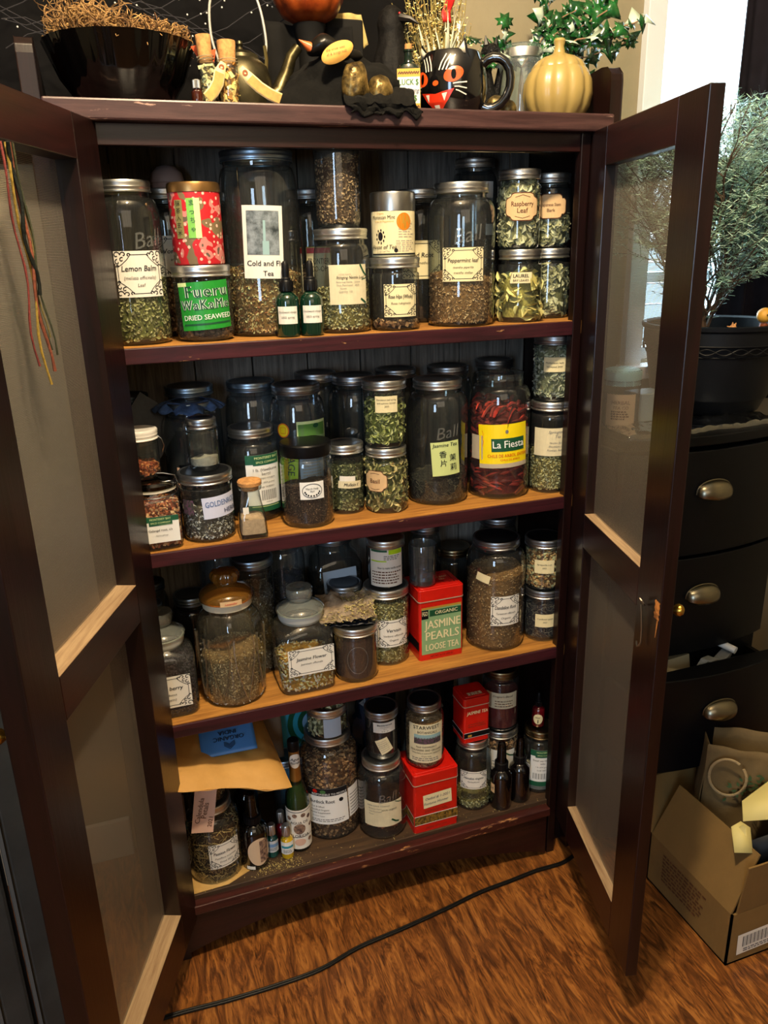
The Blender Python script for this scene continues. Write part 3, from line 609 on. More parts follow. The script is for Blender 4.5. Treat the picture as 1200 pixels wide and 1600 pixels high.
def dropper(label,x,y,z,r,h,gl,tags,group,cap='rubber',name='dropper_bottle',rz=0,cat='bottle'):
    t=thing(name,label,cat,(x,y,z),facing(x,y)+math.radians(rz),group); hb=h*.60
    pr=[(.0005,.002),(r*.8,0),(r*.96,.002),(r,.006),(r,hb*.78),(r*.93,hb*.88),(r*.6,hb*.97),(r*.42,hb),(r*.42,hb+h*.03)]
    G().lathe(pr,32).build('bottle_body',gl,t)
    if cap=='rubber':
        G().lathe([(r*.5,hb),(r*.58,hb+.001),(r*.58,hb+h*.13),(r*.5,hb+h*.15),(.0005,hb+h*.15)],40,knurl=(1,2)).build('cap',BLACKP,t)
        G().lathe([(r*.40,hb+h*.14),(r*.40,hb+h*.17),(r*.30,hb+h*.19),(r*.32,hb+h*.27),(r*.29,hb+h*.36),(r*.15,hb+h*.395),(.0005,hb+h*.40)],24).build('rubber_bulb',mat('#101012',.45),t)
    elif cap=='spray':
        G().lathe([(r*.55,hb),(r*.62,hb+.001),(r*.62,hb+h*.10),(r*.5,hb+h*.11),(.0005,hb+h*.11)],40,knurl=(1,2)).build('collar',BLACKP,t)
        G().lathe([(r*.5,hb+h*.10),(r*.50,hb+h*.13),(r*.44,hb+h*.15),(r*.40,hb+h*.34),(r*.32,hb+h*.39),(.0005,hb+h*.40)],24).build('spray_cap',glass('#6f7276',rough=.15,gain=1.6,edge=.3),t)
        G().lathe([(r*.2,hb+h*.11),(r*.2,hb+h*.28),(.0005,hb+h*.29)],16).build('nozzle',mat('#1a1a1c',.4),t)
    elif cap=='metal':
        G().lathe([(r*.60,hb+h*.02),(r*.66,hb+h*.03),(r*.66,hb+h*.28),(r*.55,hb+h*.31),(.0005,hb+h*.31)],40,knurl=(1,2)).build('screw_cap',SILVER,t)
    for q in tags: label_mesh(t,r+.0001,q)
    return t
GRN=mat('#0a2a1c',.06,coat=1); AMB=mat('#090505',.07,coat=1)
for x_,y_,nm,of in ((.281,.024,'left of the two green dropper bottles before the gallon jar',0),(.3215,.0215,'right of the two green dropper bottles before the gallon jar',4)):
    dropper(nm,x_,y_,z,.0195,.121,GRN,[L(.034,.022,.050,of,R=[],T=[('Chickweed vinegar',0,.68,.16,'ink',0,0,0,.9),('2025 spring',0,.38,.16)])],G1)
b=thing('tea_packet','small yellow packet with red top stripe behind the right dropper bottle','packet',(.372,.150,z),facing(.372,.150))
G().box((-.022,-.012,0),(.022,.012,.142)).build('packet',mat('#d8c472',.7),b,bevel=.002,smooth=0)
label_mesh(b,None,L(.042,.010,.140,0,bg='cream',R=[(-.5,.93,.5,1,'red')],T=[('FRONTIER',0,.82,.11,'ink',0,0,0,.9),('CO-OP',0,.72,.10,'ink',0,0,0,.7)]),flat_y=-.012)
jar('straight-sided jar of brown bits stacked on the palm-leaf labelled jar',.388,.066,z+.1695,.0385,.150,.97,.9,fill='brownbit',fz=.74,group=G1,foot=.92)
jar('jar with plain cream handwritten label and green leaf corners, mid top shelf',.388,.060,z,.048,.169,.86,.68,fill='greenstraw',fz=.45,group=G1,tags=[
 L(.068,.048,.112,14,bg='pale',St=[([(.30,1.0),(.40,.82),(.49,.72)],.05,'dgreen'),([(.30,.14),(.38,.08),(.46,.02)],.05,'dgreen'),([(.34,.62),(.49,.66)],.02,'dgreen')],T=[('HERB NAME',-.10,.76,.06,'fade'),('Stinging Nettle Leaf',.05,.68,.10,'ink',.25,0,.004,.72),('Botanical Name   Urtica',-.02,.57,.065,'grey',0,0,0,.6),('Date Purchased   2025',-.03,.49,.065,'grey'),('Notes',-.15,.41,.065,'grey'),('Quantity  1/2',-.1,.33,.065,'grey')])])
t=tin('cream and silver Moroccan Mint tea tin standing on the Rose Hips jar',.480,.052,z+.1215,.0375,.104,CM['cream'],mat('#b9b8b4',.3,1),.030,G1)
label_mesh(t,.0376,L(.092,.004,.073,4,bg='cream',R=smudge(7,.34,.38,.80,'fade',.025,3,.24)+smudge(6,.40,.06,.34,'fade',.025,5,.22)+[(-.5,0,.5,.03,'ink')],E=[(.18,.76,.145,.20,'orange'),(.18,.76,.125,.17,'gold')]+[(-.27+.085*math.cos(k*.7),.42+.15*math.sin(k*.7),.014,.03,'ink') for k in range(9)]+[(-.27,.43,.05,.10,'ink'),(.02,.10,.035,.05,'ink')],
 T=[('Organic',-.26,.95,.06,'gold'),('Moroccan Mint',-.22,.86,.12,'ink',0,0,.006,.46),('Green & Peppermint',-.2,.77,.06,'gold',0,0,0,.42),('House of Tea',-.22,.18,.13,'ink',.25,0,.01,.5),('Loose Leaf Tea',-.22,.08,.055,'grey')]))
jar('small squat jar with bordered Rose Hips label and almost nothing in it',.478,.042,z,.042,.121,.93,.78,fill='root',fz=.10,group=G1,foot=.82,tags=[herb(.060,.024,.078,14,'Rose Hips (Whole)','Rosa rubiginosa',bg='cream')])
jar('jar half hidden between the Rose Hips and Peppermint jars, cream label',.575,.170,z,.050,.238,.725,.765,gl=DIM,fill='black',fz=.28,group=G1,tags=[herb(.078,.080,.148,6,'Red Root','ceanothus',bg='cream')])
jar('large jar a third full of brown leaf, bordered Peppermint leaf label',.610,.056,z,.060,.240,.725,.765,fill='oatbit',fz=.36,group=G1,emb=('Ball',.154,.036,12),seg=52,tags=[herb(.074,.078,.134,4,'Peppermint leaf','mentha piperita','mentha stellae',bg='cream')])
jar('dark jar rising behind the Peppermint jar, with a small white label',.698,.186,z,.046,.293,.74,.72,'silver',gl=DIM,fill='berry',fz=.52,group=G1,tags=[L(.024,.215,.250,34,bg='paper'),L(.02,.155,.175,40,bg='paper')])
jar('jar of torn grey-green leaves with ornate Raspberry Leaf label, upper stack',.727,.062,z+.1285,.0385,.134,.86,.80,fill='bigleaf',fz=.84,group=G1,tags=[L(.060,.048,.094,10,bg='tan',shape='plaque',St=[([(-.22,.84),(0,.92),(.22,.84)],.02,'brown'),([(-.22,.16),(0,.08),(.22,.16)],.02,'brown')],T=[('Raspberry',0,.60,.25,'brown',0,0,.012,.66),('Leaf',.0,.36,.25,'brown',0,0,.012,.4)])])
jar('jar of curled yellow bay leaves with small LAUREL label',.727,.052,z,.0400,.128,.86,.80,fill='bayleaf',fz=.62,group=G1,tags=[L(.040,.070,.089,4,bg='cream',T=[('LAUREL',0,.66,.44,'ink',0,0,.02,.7),('BAY LEAVES',0,.25,.28,'ink',0,0,.012,.74)])])
jar('narrow jar with ornate Japanese bark label stacked at far right, top shelf',.813,.100,z+.1285,.0395,.131,.84,.80,fill='bigleaf',fz=.42,group=G1,tags=[L(.058,.052,.094,4,bg='tan',shape='plaque',E=[(sx*.37,.5+sy*.36,.03,.05,'ink') for sx in(1,-1) for sy in(1,-1)],T=[('Japanese Stem',0,.56,.19,'brown',0,0,.01,.6),('Bark',.0,.33,.19,'brown',0,0,.01,.4)])])
jar('unlabelled jar of grey-green leaf beneath the Japanese bark jar',.813,.094,z,.0400,.128,.84,.80,fill='bigleaf',fz=.72,group=G1)
t=thing('pink_domed_pot','small pale pink pot with domed lid at the back left of the top shelf','pot',(.138,.236,z),0)
# sits on a tall jar at the back
bj=jar('tall dark jar at the back left of the top shelf under a pink pot',.125,.238-.006,z,.033,.236,.8,.74,'cool',gl=DIM,fill='black',fz=.5,group=G1)
t.location=(.128,.232,z+.2365)
PK=mat('#c9a9a0',.55); G().lathe([(.0005,0),(.022,0),(.028,.006),(.029,.016),(.0275,.018)],32).build('pot',PK,t); G().lathe([(.0290,.0175),(.0295,.019),(.026,.033),(.016,.043),(.0005,.047)],32).build('lid',mat('#d4b8b0',.5),t)
# ================================================================ SECOND SHELF
z=S2
jar('dark-lidded jar at the far back left corner, second shelf',.012,.215,z,.042,.236,.84,.72,'darkblue',gl=DIM,group=G2)
def bail(t,r,H,z0):
    W=mat('#a9adb0',.25,1); g=G()
    for s_ in (1,-1): g.tube([(s_*r*1.03,0,z0-.012),(s_*r*1.06,-.004,z0+.004),(s_*r*.96,-.006,H+.004),(s_*r*.5,-.004,H+.009),(0,0,H+.010)],.0011,6)
    g.tube([(r*1.03*math.cos(a),r*1.03*math.sin(a),z0-.010) for a in [2*PI*i/28 for i in range(29)]],.0011,6)
    g.tube([(r*1.05,-.003,z0-.002),(r*1.22,-.004,z0-.010),(r*1.25,.001,z0-.028),(r*1.10,.004,z0-.034)],.0013,6)
    return g.build('wire_bail',W,t)
sqf=sq(5)
t=thing('bail_jar','square bail-top jar of galangal root with green and white spice label','jar',(.034,.045,z),facing(.034,.045)+math.radians(3),G2)
pr=[(.001,.003),(.034,0),(.039,.004),(.040,.010),(.040,.040),(.040,.082),(.0385,.090),(.034,.096),(.0335,.103)]
SQ8=lambda a,zz:(1.0+(sq(4.5)(a,0)-1)*max(0,min(1,(.096-zz)/.012)))
G().lathe(pr,64,0,SQ8).build('glass_body',CLEAR,t)
G().lathe([(.034,.099),(.0385,.1005),(.0385,.1035),(.034,.105)],40).build('rubber_seal',mat('#ddd6c6',.6),t)
G().lathe([(.034,.105),(.0395,.1055),(.0402,.112),(.037,.117),(.030,.1175),(.028,.1155),(.0005,.1155)],40).build('glass_lid',glass('#b8b6ac',gain=2,edge=.4),t)
bail(t,.039,.117,.103); contents(t,pr,'galangal',.079,SQ8,seed=77)
def spicelabel(w,z0,z1,off,name,lat,flat=True,extra=None,**k):
    d=L(w,z0,z1,off,bg='white',R=[(-.5,.80,.5,1,'mbg'),(-.24,.66,.34,.98,'mbg',3),(-.235,.675,.335,.685,'lgreen',3)],T=[('MONTEREY BAY',.05,.90,.115,'lgreen',0,0,.003,.52),('SPICE COMPANY',.05,.76,.095,'lgreen',0,0,0,.52),(name,.03,.48,.12,'ink',0,0,.002,.86),(lat,.05,.28,.075,'grey',.2,0,0,.5)])
    d.update(k); return d
# flat label on the square front: use a very large radius patch on the flat face
label_mesh(t,None,spicelabel(.066,.016,.062,0,'Galangal root, c/s','Alpinia galanga'),flat_y=-.0402)
t=thing('bail_jar','small white-lidded jar with a few orange pieces, stacked on the galangal jar','jar',(.022,.062,z+.1185),facing(.022,.062),G2)
pr=outline(.030,.080,.027,.86,.8); G().lathe(pr,40,0,lambda a,zz:1).build('glass_body',CLEAR,t); lid(t,.027,.080,'white'); contents(t,pr,'orangebit',.026,seed=9)
g=G(); g.tube([(.030,-.006,.07),(.036,-.008,.064),(.039,-.006,.052),(.035,-.004,.040)],.0011,6); g.build('wire_clasp',mat('#a9adb0',.25,1),t)
t=tag(G().box((-.045,-.002,0),(.045,.002,.10)).build('folded_pouch',mat('#2c3138',.4,var=.4,scale=30),loc=(.012,.150,z+.14),rot=(math.radians(-14),math.radians(38),0)),'dark folded foil pouch leaning above the left-most jars','pouch')
jar('big jar at the back left with bare dark lid, behind the cloth-covered jar',.125,.205,z,.055,.246,.725,.765,'cool',gl=COOL,group=G2)
CM['rdp']=mat('#b06068',.6); CM['blued']=glass('#7f8fa4',rough=.3,gain=1)
t=jar('large jar with frayed blue cloth over its lid and red writing on side',.116,.148,z,.050,.226,.75,.765,'cool',gl=COOL,group=G2,fill='black',fz=.2,tags=[L(.070,.060,.120,8,bg='blued',T=[('SPICE',0,.72,.32,'rdp',0,0,.02,.8),('TEA',.05,.38,.3,'rdp',0,0,.02)]),L(.006,.07,.115,-34,bg='pink',T=[('|||',0,.5,.2,'red')])])
g=G()
def clf(u,v):
    a=2*PI*u; k=.030+.024*v+.004*math.sin(a*9)*v+.004*math.sin(a*4+1)*v; k*=1+.10*v*math.cos(4*a); return (k*math.cos(a),k*math.sin(a),.2275-.016*v**2+.0025*math.sin(a*13)*v)
g.grid(clf,120,6); g.build('blue_cloth',mat('#3f5a86',.95,var=.4,scale=60,bump=.6),t,solid=.0008)
jar('small jar with white crystals standing on the GOLDENROD jar',.126,.060,z+.1215,.0265,.090,.80,.80,'dark',fill='salt',fz=.24,group=G2,seg=36)
CM['ltr']=mat('#4f6ea0',.6); CM['ltr2']=mat('#22305a',.6)
jar('squat jar of silvery stems with paper label reading GOLDENROD HERB',.123,.054,z,.0455,.121,.93,.80,'dark',fill='silverbit',fz=.50,group=G2,foot=.8,tags=[
 L(.066,.046,.084,30,bg='lilac',tilt=3,T=[('GOLDENROD',.04,.66,.36,'ltr',0,0,.006,.92),('HERB',.26,.24,.30,'ltr2',0,0,.01,.4)]),L(.024,.052,.078,-46,bg='purple')])
# cork bottle, square and flared
t=thing('cork_bottle','small square flared bottle with cork stopper and beige powder','bottle',(.194,.022,z),facing(.194,.022)+.1,G2)
sqb=lambda a,zz:1+(sq(7)(a,0)-1)*max(0,min(1,(.075-zz)/.03))
pr=[(.001,.003),(.020,0),(.0240,.002),(.0245,.008),(.0225,.040),(.0180,.066),(.0165,.078),(.0160,.084),(.0195,.086),(.0205,.090),(.0185,.093)]
G().lathe(pr,56,0,sqb).build('glass_body',CLEAR,t); G().lathe([(.0150,.085),(.0158,.0935),(.0205,.094),(.0212,.100),(.0195,.1025),(.0005,.1035)],30).build('cork_stopper',CORK,t); contents(t,pr,'powdertan',.036,sqb,seed=4)
label_mesh(t,None,L(.010,.048,.060,0,cx=-.012,bg='paper'),flat_y=-.0225)
jar('big empty jar with steel lid near the back-panel groove, second shelf',.240,.205,z,.053,.246,.78,.68,'cool',gl=COOL,group=G2)
jar('round-shouldered jar with tall spice company label and barcode',.222,.138,z,.052,.173,.72,.62,fill='black',fz=.52,group=G2,tags=[
 L(.068,.020,.128,22,bg='white',R=[(-.5,.84,-.3,1,'mbg'),(-.3,.82,.48,1.0,'mbg',3),(-.5,0,.5,.12,'mbg'),(-.4,.09,.4,.10,'lgreen',3)]+[(-.12+.45*i/22,.20,-.12+.45*i/22+(.006 if i%3 else .013),.38,'ink') for i in range(22)],
 T=[('MONTEREY BAY',.09,.945,.06,'lgreen',0,0,.002,.7),('SPICE COMPANY',.09,.87,.052,'lgreen',0,0,0,.7),('1 lb, (Hawthorne',.04,.74,.065,'ink',0,0,0,.86),('berry)',.04,.67,.065),('crataegus monogyna',.04,.60,.04,'grey'),('1 lb. (454 grams)',.04,.52,.045,'grey'),('Lot# 14182021',.04,.44,.045),('14182 021',.08,.17,.03)])])
CM['bluep']=mat('#aebfd0',.6)
jar('jar with orange sun sticker and green picture label behind the black cap',.314,.146,z,.054,.243,.76,.68,'dark',gl=COOL,group=G2,fill='black',fz=.25,tags=[
 L(.062,.128,.180,30,bg='lgreen',R=[(-.46,.0,.46,.9,'pgreen'),(-.46,.45,.46,.9,'leafg')],E=[(.1,.82,.1,.08,'dgreen')]),
 L(.024,.150,.178,-30,bg=None,E=[(0,.5,.5,.48,'orange',1),(0,.5,.40,.40,'yellow',2)],St=[([(-.2,.3),(-.2,.7),(.2,.7),(.2,.3),(-.2,.3)],.04,'orange',3)]),
 L(.034,.060,.128,-22,bg='neon',tilt=-4,R=[(-.3,.15,-.05,.9,'yellow')],T=[('SAGE',.1,.6,.28,'dgreen',0,-90,.01)]),L(.05,.062,.128,26,bg='bluep',R=smudge(9,.8,.1,.9,'fade',.03,4))])
jar('empty jar at the back with only its dark lid rising, left of centre',.372,.222,z,.045,.250,.82,.72,'dark',gl=DIM,group=G2)
jar('jar with black plastic cap, half full of dark fine leaf, oval wreath label',.305,.058,z,.0475,.150,.88,.74,'blackp',fill='fine',fz=.52,group=G2,tags=[
 L(.044,.056,.088,10,bg='white',St=[([(.40*math.cos(2*PI*i/28),.5+.40*math.sin(2*PI*i/28)) for i in range(29)],.03,'ink')],E=[(.30*math.cos(a),.48+.28*math.sin(a),.035,.05,'ink') for a in [PI+.2+i*.39 for i in range(8)]],T=[('Marsh Holy',0,.62,.15,'ink',0,0,.004,.55),('Basil',0,.47,.13)])])
jar('slim jar of crumbled green leaf with torn paper strip label',.389,.095,z,.0350,.134,.90,.84,fill='darkgreen',fz=.70,group=G2,foot=.9,seg=36,tags=[
 L(.030,.066,.076,6,bg='paper',tilt=-4),L(.046,.052,.066,14,bg='pale',tilt=-4,T=[('Mullein f.',.05,.5,.6,'ink',.2,0,.01,.6)])])
jar('dim jar behind the Dandelion leaf jar with round dark lid',.438,.182,z,.052,.246,.725,.765,'dark',gl=DIM,group=G2,fill='black',fz=.12)
FILL['basilg']=(('#3a4416','#7a8434','#b0b45a','#d0cc7c','#56601f'),'curl',.010,2.4)
jar('straight jar of green-yellow leaf with Dandelion leaf label, on the Basil jar',.464,.075,z+.1255,.0390,.125,.95,.88,fill='basilg',fz=.66,group=G2,foot=.9,tags=[L(.042,.068,.098,6,bg='cream',T=[('Dandelion leaf spring',0,.78,.14,'ink',0,0,0,.9),('and summer harvest',0,.58,.14,'ink',0,0,0,.9),('2025',0,.38,.14)])])
jar('round jar of curled leaf with ornate brown-edged Basil label',.464,.073,z,.0410,.125,.84,.78,fill='basil',fz=.80,group=G2,tags=[L(.048,.044,.084,-32,bg='tan',shape='plaque',St=[([(-.2,.85),(0,.9),(.2,.85)],.02,'brown'),([(-.2,.14),(0,.1),(.2,.14)],.02,'brown')],T=[('Basil',0,.5,.30,'brown',0,0,.014,.5)])])
CM['lgreen2']=mat('#c9d68c',.6)
jar('tall jar with pale green Jasmine Tea label bearing Chinese characters',.579,.094,z,.0590,.240,.725,.765,fill='teal',fz=.22,group=G2,seg=52,emb=('Ball',.145,.032,20),tags=[
 L(.056,.062,.128,16,bg='lgreen2',tilt=4,T=[('Jasmine Tea',.0,.90,.15,'ink',.2,0,.008,.88),('香',-.10,.62,.22,'ink',0,0,.008),('片',-.10,.36,.22,'ink',0,0,.008),('茉',.24,.50,.22,'ink',0,0,.008),('莉',.24,.22,.22,'ink',0,0,.008)])])
jar('dark back jar left of the Jasmine Tea jar, only lid and shoulder seen',.540,.218,z,.050,.246,.75,.765,'dark',gl=DIM,group=G2)
jar('dark back jar between the Jasmine Tea jar and the chile jar',.650,.205,z,.052,.246,.75,.765,'dark',gl=DIM,group=G2)
jar('dark back jar rising behind the open chile jar',.765,.222,z,.048,.249,.75,.765,'dark',gl=DIM,group=G2)
jar('open lidless jar of dried red chiles with bright yellow and green label',.707,.082,z,.0605,.242,.75,.765,fill='chile',fz=.72,group=G2,seg=52,open_=True,tags=[
 L(.102,.066,.152,10,bg='yellow',tilt=3,St=[([(-.42,.86),(-.39,.78),(-.43,.70),(-.39,.62),(-.42,.5)],.012,'orange')],R=[(-.24,.38,.42,.68,'dgreen',3),(-.5,0,.5,.10,'fade',3)],E=[(.06,.83,.03,.045,'grey')],
  T=[('La Fiesta',.10,.535,.235,'white',0,0,.010,.62),('CHILE DE ARBOL ENTERO',.10,.28,.10,'red',0,0,.004,.84),('CHILE DE ARBOL',.12,.185,.062,'red',0,0,.003,.5)]),L(.03,.080,.128,-44,bg='fade')])
jar('jar with wide cream handwritten Springtime Tea label',.810,.060,z,.0400,.184,.88,.82,fill='greenstraw',fz=.44,group=G2,foot=.9,tags=[
 L(.076,.078,.134,8,bg='pale',T=[('Springtime',.12,.86,.14,'grey',.3,0,0,.6),('Tea',.14,.70,.14,'grey',.3,0,0),('Nettles, Burdock',.16,.48,.09,'grey',.3,0,0,.6),('Dandelion, Lemon',.16,.35,.09,'grey',.3,0,0,.6),('Rosehips, Red clover',.16,.22,.09,'grey',.3,0,0,.6)])])
jar('topmost jar at far right with Motherwort herb label',.815,.066,z+.1845,.0390,.126,.90,.86,'dark',fill='silverleaf',fz=.80,group=G2,foot=.9,tags=[L(.042,.058,.086,4,bg='cream',T=[('Motherwort herb',0,.62,.17,'ink',0,0,.003,.88),('harvested 2024',0,.36,.17,'ink',0,0,.003,.84)])])
# ================================================================ THIRD SHELF
z=S3
def canister(label,x,y,half,hb,neck,lidr,fill,fz,tags,tint,n=5,rz=0,group=G3,facets=None,kn='glass'):
    t=thing('glass_canister',label,'canister',(x,y,z),math.radians(rz),group)
    r=half; hs=hb*.86
    def rf(a,zz):
        k=max(0,min(1,(hb-.004-zz)/(hb*.16))); s_=(abs(math.cos(a))**n+abs(math.sin(a))**n)**(-1/n); return 1+(s_-1)*k
    pr=[(.001,.004),(r*.8,.0),(r*.96,.002),(r,.010),(r,hb*.4),(r,hs*.96),(r*.985,hs),(r*.93,hb*.91),(r*.80,hb*.955),(neck,hb*.975),(neck,hb)]
    G().lathe(pr,72,0,rf).build('glass_body',tint,t)
    contents(t,pr,fill,hb*fz,rf,seed=int(x*100))
    G().lathe([(neck-.004,hb-.006),(lidr-.004,hb),(lidr-.003,hb+.012),(neck-.002,hb+.014)],48).build('frosted_seal',mat('#c9cbc4',.55),t,label='cloudy white plastic seal')
    ld=G().lathe([(lidr-.003,hb+.012),(lidr,hb+.014),(lidr,hb+.018),(lidr*.9,hb+.024),(lidr*.6,hb+.031),(lidr*.42,hb+.034)],48).build('glass_lid',glass('#d4dad2',gain=2.4,edge=.6,body=.18),t)
    G().lathe([(lidr*.42,hb+.034),(lidr*.50,hb+.038),(lidr*.54,hb+.042),(lidr*.56,hb+.056),(lidr*.52,hb+.060),(lidr*.40,hb+.060),(.0005,hb+.058)],40,0,None,None,(3,)).build('lid_knob',glass('#dfe5df',gain=2.6,edge=.6,body=.16),ld)
    for q in tags: label_mesh(t,None,q,flat_y=-half-.0004)
    return t
canister('square glass-lidded canister of dark elder berries at left of third shelf',.018,.076,.054,.135,.040,.043,'berry',.78,[herb(.078,.024,.088,0,'Elder berry','Sambucus','(organic)',cx=0.0)],glass('#eef3f0',gain=2,edge=.6,body=.02))
canister('square glass-lidded canister of pale jasmine buds with Jasmine Flower label',.279,.070,.055,.142,.044,.047,'jasmine',.44,[dict(herb(.090,.042,.098,0,'Jasmine Flower','Jasminum officinale',cx=.004),off=0)],glass('#eef3f0',gain=2,edge=.6,body=.02))
# amber patterned canister
AMBG=glass('#c9a868',gain=1.6,edge=.45)
t=thing('amber_canister','large amber pressed-glass canister with flower-shaped lid, silvery seeds inside','canister',(.142,.072,z),facing(.142,.072),G3)
def arf(a,zz):
    return 1+.028*math.cos(8*a)*min(1,zz/.02)+(.012*math.cos(16*a+.6) if .03<zz<.15 else 0)
pr=[(.001,.004),(.045,.0),(.053,.003),(.0585,.012),(.0600,.05),(.0605,.10),(.0600,.145),(.0570,.165),(.0500,.178),(.0440,.184),(.0440,.192)]
G().lathe(pr,96,0,arf).build('glass_body',glass('#f0e6c8',gain=2.2,edge=.6,body=.03),t)
g=G()
for k in range(8):
    a0=2*PI*(k+.5)/8
    for s_ in (1,-1):
        pts=[]
        for i in range(12):
            u=i/11; a=a0+s_*(.04+.28*math.sin(u*1.9)); zz=.018+.125*u; rr=(.0612)*arf(a,zz); pts.append((rr*math.cos(a),rr*math.sin(a),zz))
        g.tube(pts,[.0018]*11+[.0030],6)
    for i in range(4):
        zz=.09+.012*i; rr=.0615*arf(a0,zz); g.ball((rr*math.cos(a0),rr*math.sin(a0),zz),.0032-.0004*i,0,8,6)
g.build('raised_pattern',glass('#f4ecd4',gain=3,edge=.75,body=.05),t,label='raised looping leaf relief in the glass')
contents(t,pr,'seed',.098,arf,seed=31)
G().lathe([(.040,.188),(.0455,.191),(.0465,.203),(.043,.205)],48).build('frosted_seal',mat('#d6cdb0',.5),t)
ld=G().lathe([(.046,.204),(.0505,.206),(.0510,.212),(.047,.219),(.034,.228),(.022,.232),(.018,.236)],56).build('glass_lid',glass('#c88c3c',gain=2.2,edge=.5,body=.22),t,label='amber glass lid')
G().lathe([(.018,.234),(.024,.238),(.0265,.245),(.0265,.252),(.023,.257),(.014,.259),(.0005,.2585)],64,0,lambda a,zz:1+.06*math.cos(10*a)).build('lid_knob',glass('#b8792c',gain=2.6,edge=.5,body=.3),ld)
label_mesh(t,.0512,L(.040,.2060,.2160,8,bg='tan',T=[('Lavender',0,.5,.6,'red',.2,0,.01,.6)]))
jar('slim jar with dark lid at far back left, third shelf',.012,.226,z,.032,.196,.75,.765,'darkblue',gl=DIM,group=G3)
jar('short jar with pale lid behind the elder berry canister',.000,.166,z,.030,.176,.82,.74,'cool',gl=DIM,group=G3)
jar('jar with shiny lid standing behind the amber canister on its left',.085,.190,z,.040,.172,.75,.765,'cool',gl=DIM,group=G3,fill='black',fz=.8)
jar('big dim jar at the back, right behind the amber canister knob',.150,.228,z,.042,.270,.75,.765,'cool',gl=COOL,group=G3)
jar('straight jar with wide steel band lid above the amber canister',.206,.158,z,.041,.246,.94,.88,'cool',gl=DIM,fill='seed',fz=.72,group=G3,foot=.9)
jar('dim tall jar of dark leaf behind the jasmine canister',.284,.226,z,.044,.256,.75,.765,'cool',gl=COOL,fill='floral',fz=.62,group=G3)
jar('low jar with dark round sticker on its lid behind the jasmine canister',.300,.168,z,.038,.122,.86,.78,'darkblue',gl=DIM,fill='black',fz=.7,group=G3)
t=thing('square_jar','large square dark glass jar at the back of the third shelf','jar',(.388,.216,z),0,G3)
sj=lambda a,zz:1+(sq(7)(a,0)-1)*max(0,min(1,(.215-zz)/.03))
pr=[(.001,.003),(.050,0),(.0535,.004),(.054,.012),(.054,.10),(.054,.188),(.050,.205),(.040,.214),(.038,.222),(.038,.236)]
G().lathe(pr,72,0,sj).build('glass_body',DIM,t); lid(t,.038,.246,'cool'); contents(t,pr,'black',.14,sj,seed=3)
label_mesh(t,None,L(.072,.120,.185,0,bg='bluep',tilt=3),flat_y=-.0545)
jar('jar with grey dished lid behind the torn bag of herbs',.388,.135,z,.038,.168,.84,.76,'dark',gl=COOL,fill='black',fz=.6,group=G3)
jar('small jar of brown powder with oval embossing and shiny band lid',.384,.056,z,.0440,.117,.94,.86,'silver',fill='powderbrown',fz=.80,group=G3,foot=.88,tags=[L(.044,.022,.082,4,bg=None,St=[([(.46*math.cos(2*PI*i/32),.5+.48*math.sin(2*PI*i/32)) for i in range(33)],.022,'emb')])])
# torn bag of herbs lying on that jar
t=thing('torn_herb_bag','torn brown paper bag spilling dried herb, lying on the brown powder jar','bag',(.372,.078,z+.1185),facing(.38,.05)+.12,G3)
def bagf(u,v):
    x=-.056+.112*u; y=-.052+.085*v; zz=.016+.022*v+.010*noise.noise((u*5,v*5,1))+.004*noise.noise((u*16,v*16,4)); e=.010*noise.noise((u*9,3,v*2))
    x+=e*(1 if u in(0,1) else .3); return (x,y+.010*noise.noise((u*12,0,2))*(v in(0,1)),zz)
def bagb(u,v):
    x=-.052+.104*u; y=-.048+.080*v; return (x,y,.0015+.006*abs(noise.noise((u*6,v*5,9)))+.004*v)
BAGP=mat('#6e5c48',.75,alt='#a39078',scale=28,bump=1.0,bscale=60)
g=G(); g.grid(bagf,28,20); g.build('bag_top',BAGP,t,solid=.0008); g=G(); g.grid(bagb,20,14); g.build('bag_bottom',mat('#1a1d26',.5),t,solid=.0008)
rn=random.Random(5); g=G()
for i in range(900):
    u=rn.random(); v=rn.random(); inside=rn.random()<.25
    p=Vector(bagf(u*.98+.01,v*.98+.01)); 
    if inside: p=Vector((-.05+.1*u,-.050+.03*v,.006+.009*rn.random()))
    elif u<.45 and v>.25: continue
    a=rn.uniform(0,2*PI); l=rn.uniform(.003,.010); d=Vector((math.cos(a),math.sin(a),rn.uniform(-.3,.4)))*l; n=Vector((-math.sin(a),math.cos(a),.2))*.0006
    p.z+=.001+.002*rn.random(); g.add([p-n,p+n,p+d+n,p+d-n],[(0,1,2,3)])
g.build('dried_herb',flakemat(FILL['straw'][0]),t,kind='stuff',smooth=0)
jar('jar of green-brown herb with bordered Vervain label',.465,.098,z,.0460,.166,.92,.86,'silver',fill='greenstraw',fz=.84,group=G3,foot=.92,tags=[herb(.066,.044,.104,18,'Vervain','Verbena officinalis','Organic')])
jar('small jar wrapped in printed paper, stacked on the Vervain jar',.468,.102,z+.1675,.0365,.100,.95,.9,'silver',fill='black',fz=.8,group=G3,foot=.92,tags=[
 L(.072,.004,.090,2,bg='paper',R=[(-.46,.86,.02,.97,'mbg'),(.06,.80,.48,.97,'neon'),(-.46,.62,0,.65,'neon')]+smudge(3,.5,.66,.78,'grey',.018,2,.18)+smudge(5,.86,.06,.40,'brown',.03,8),T=[('How to make vanilla extract',.10,.47,.075,'ink',0,0,.003,.7)])])
REDT=mat('#c8190e',.32,coat=.4,var=.05,scale=40)
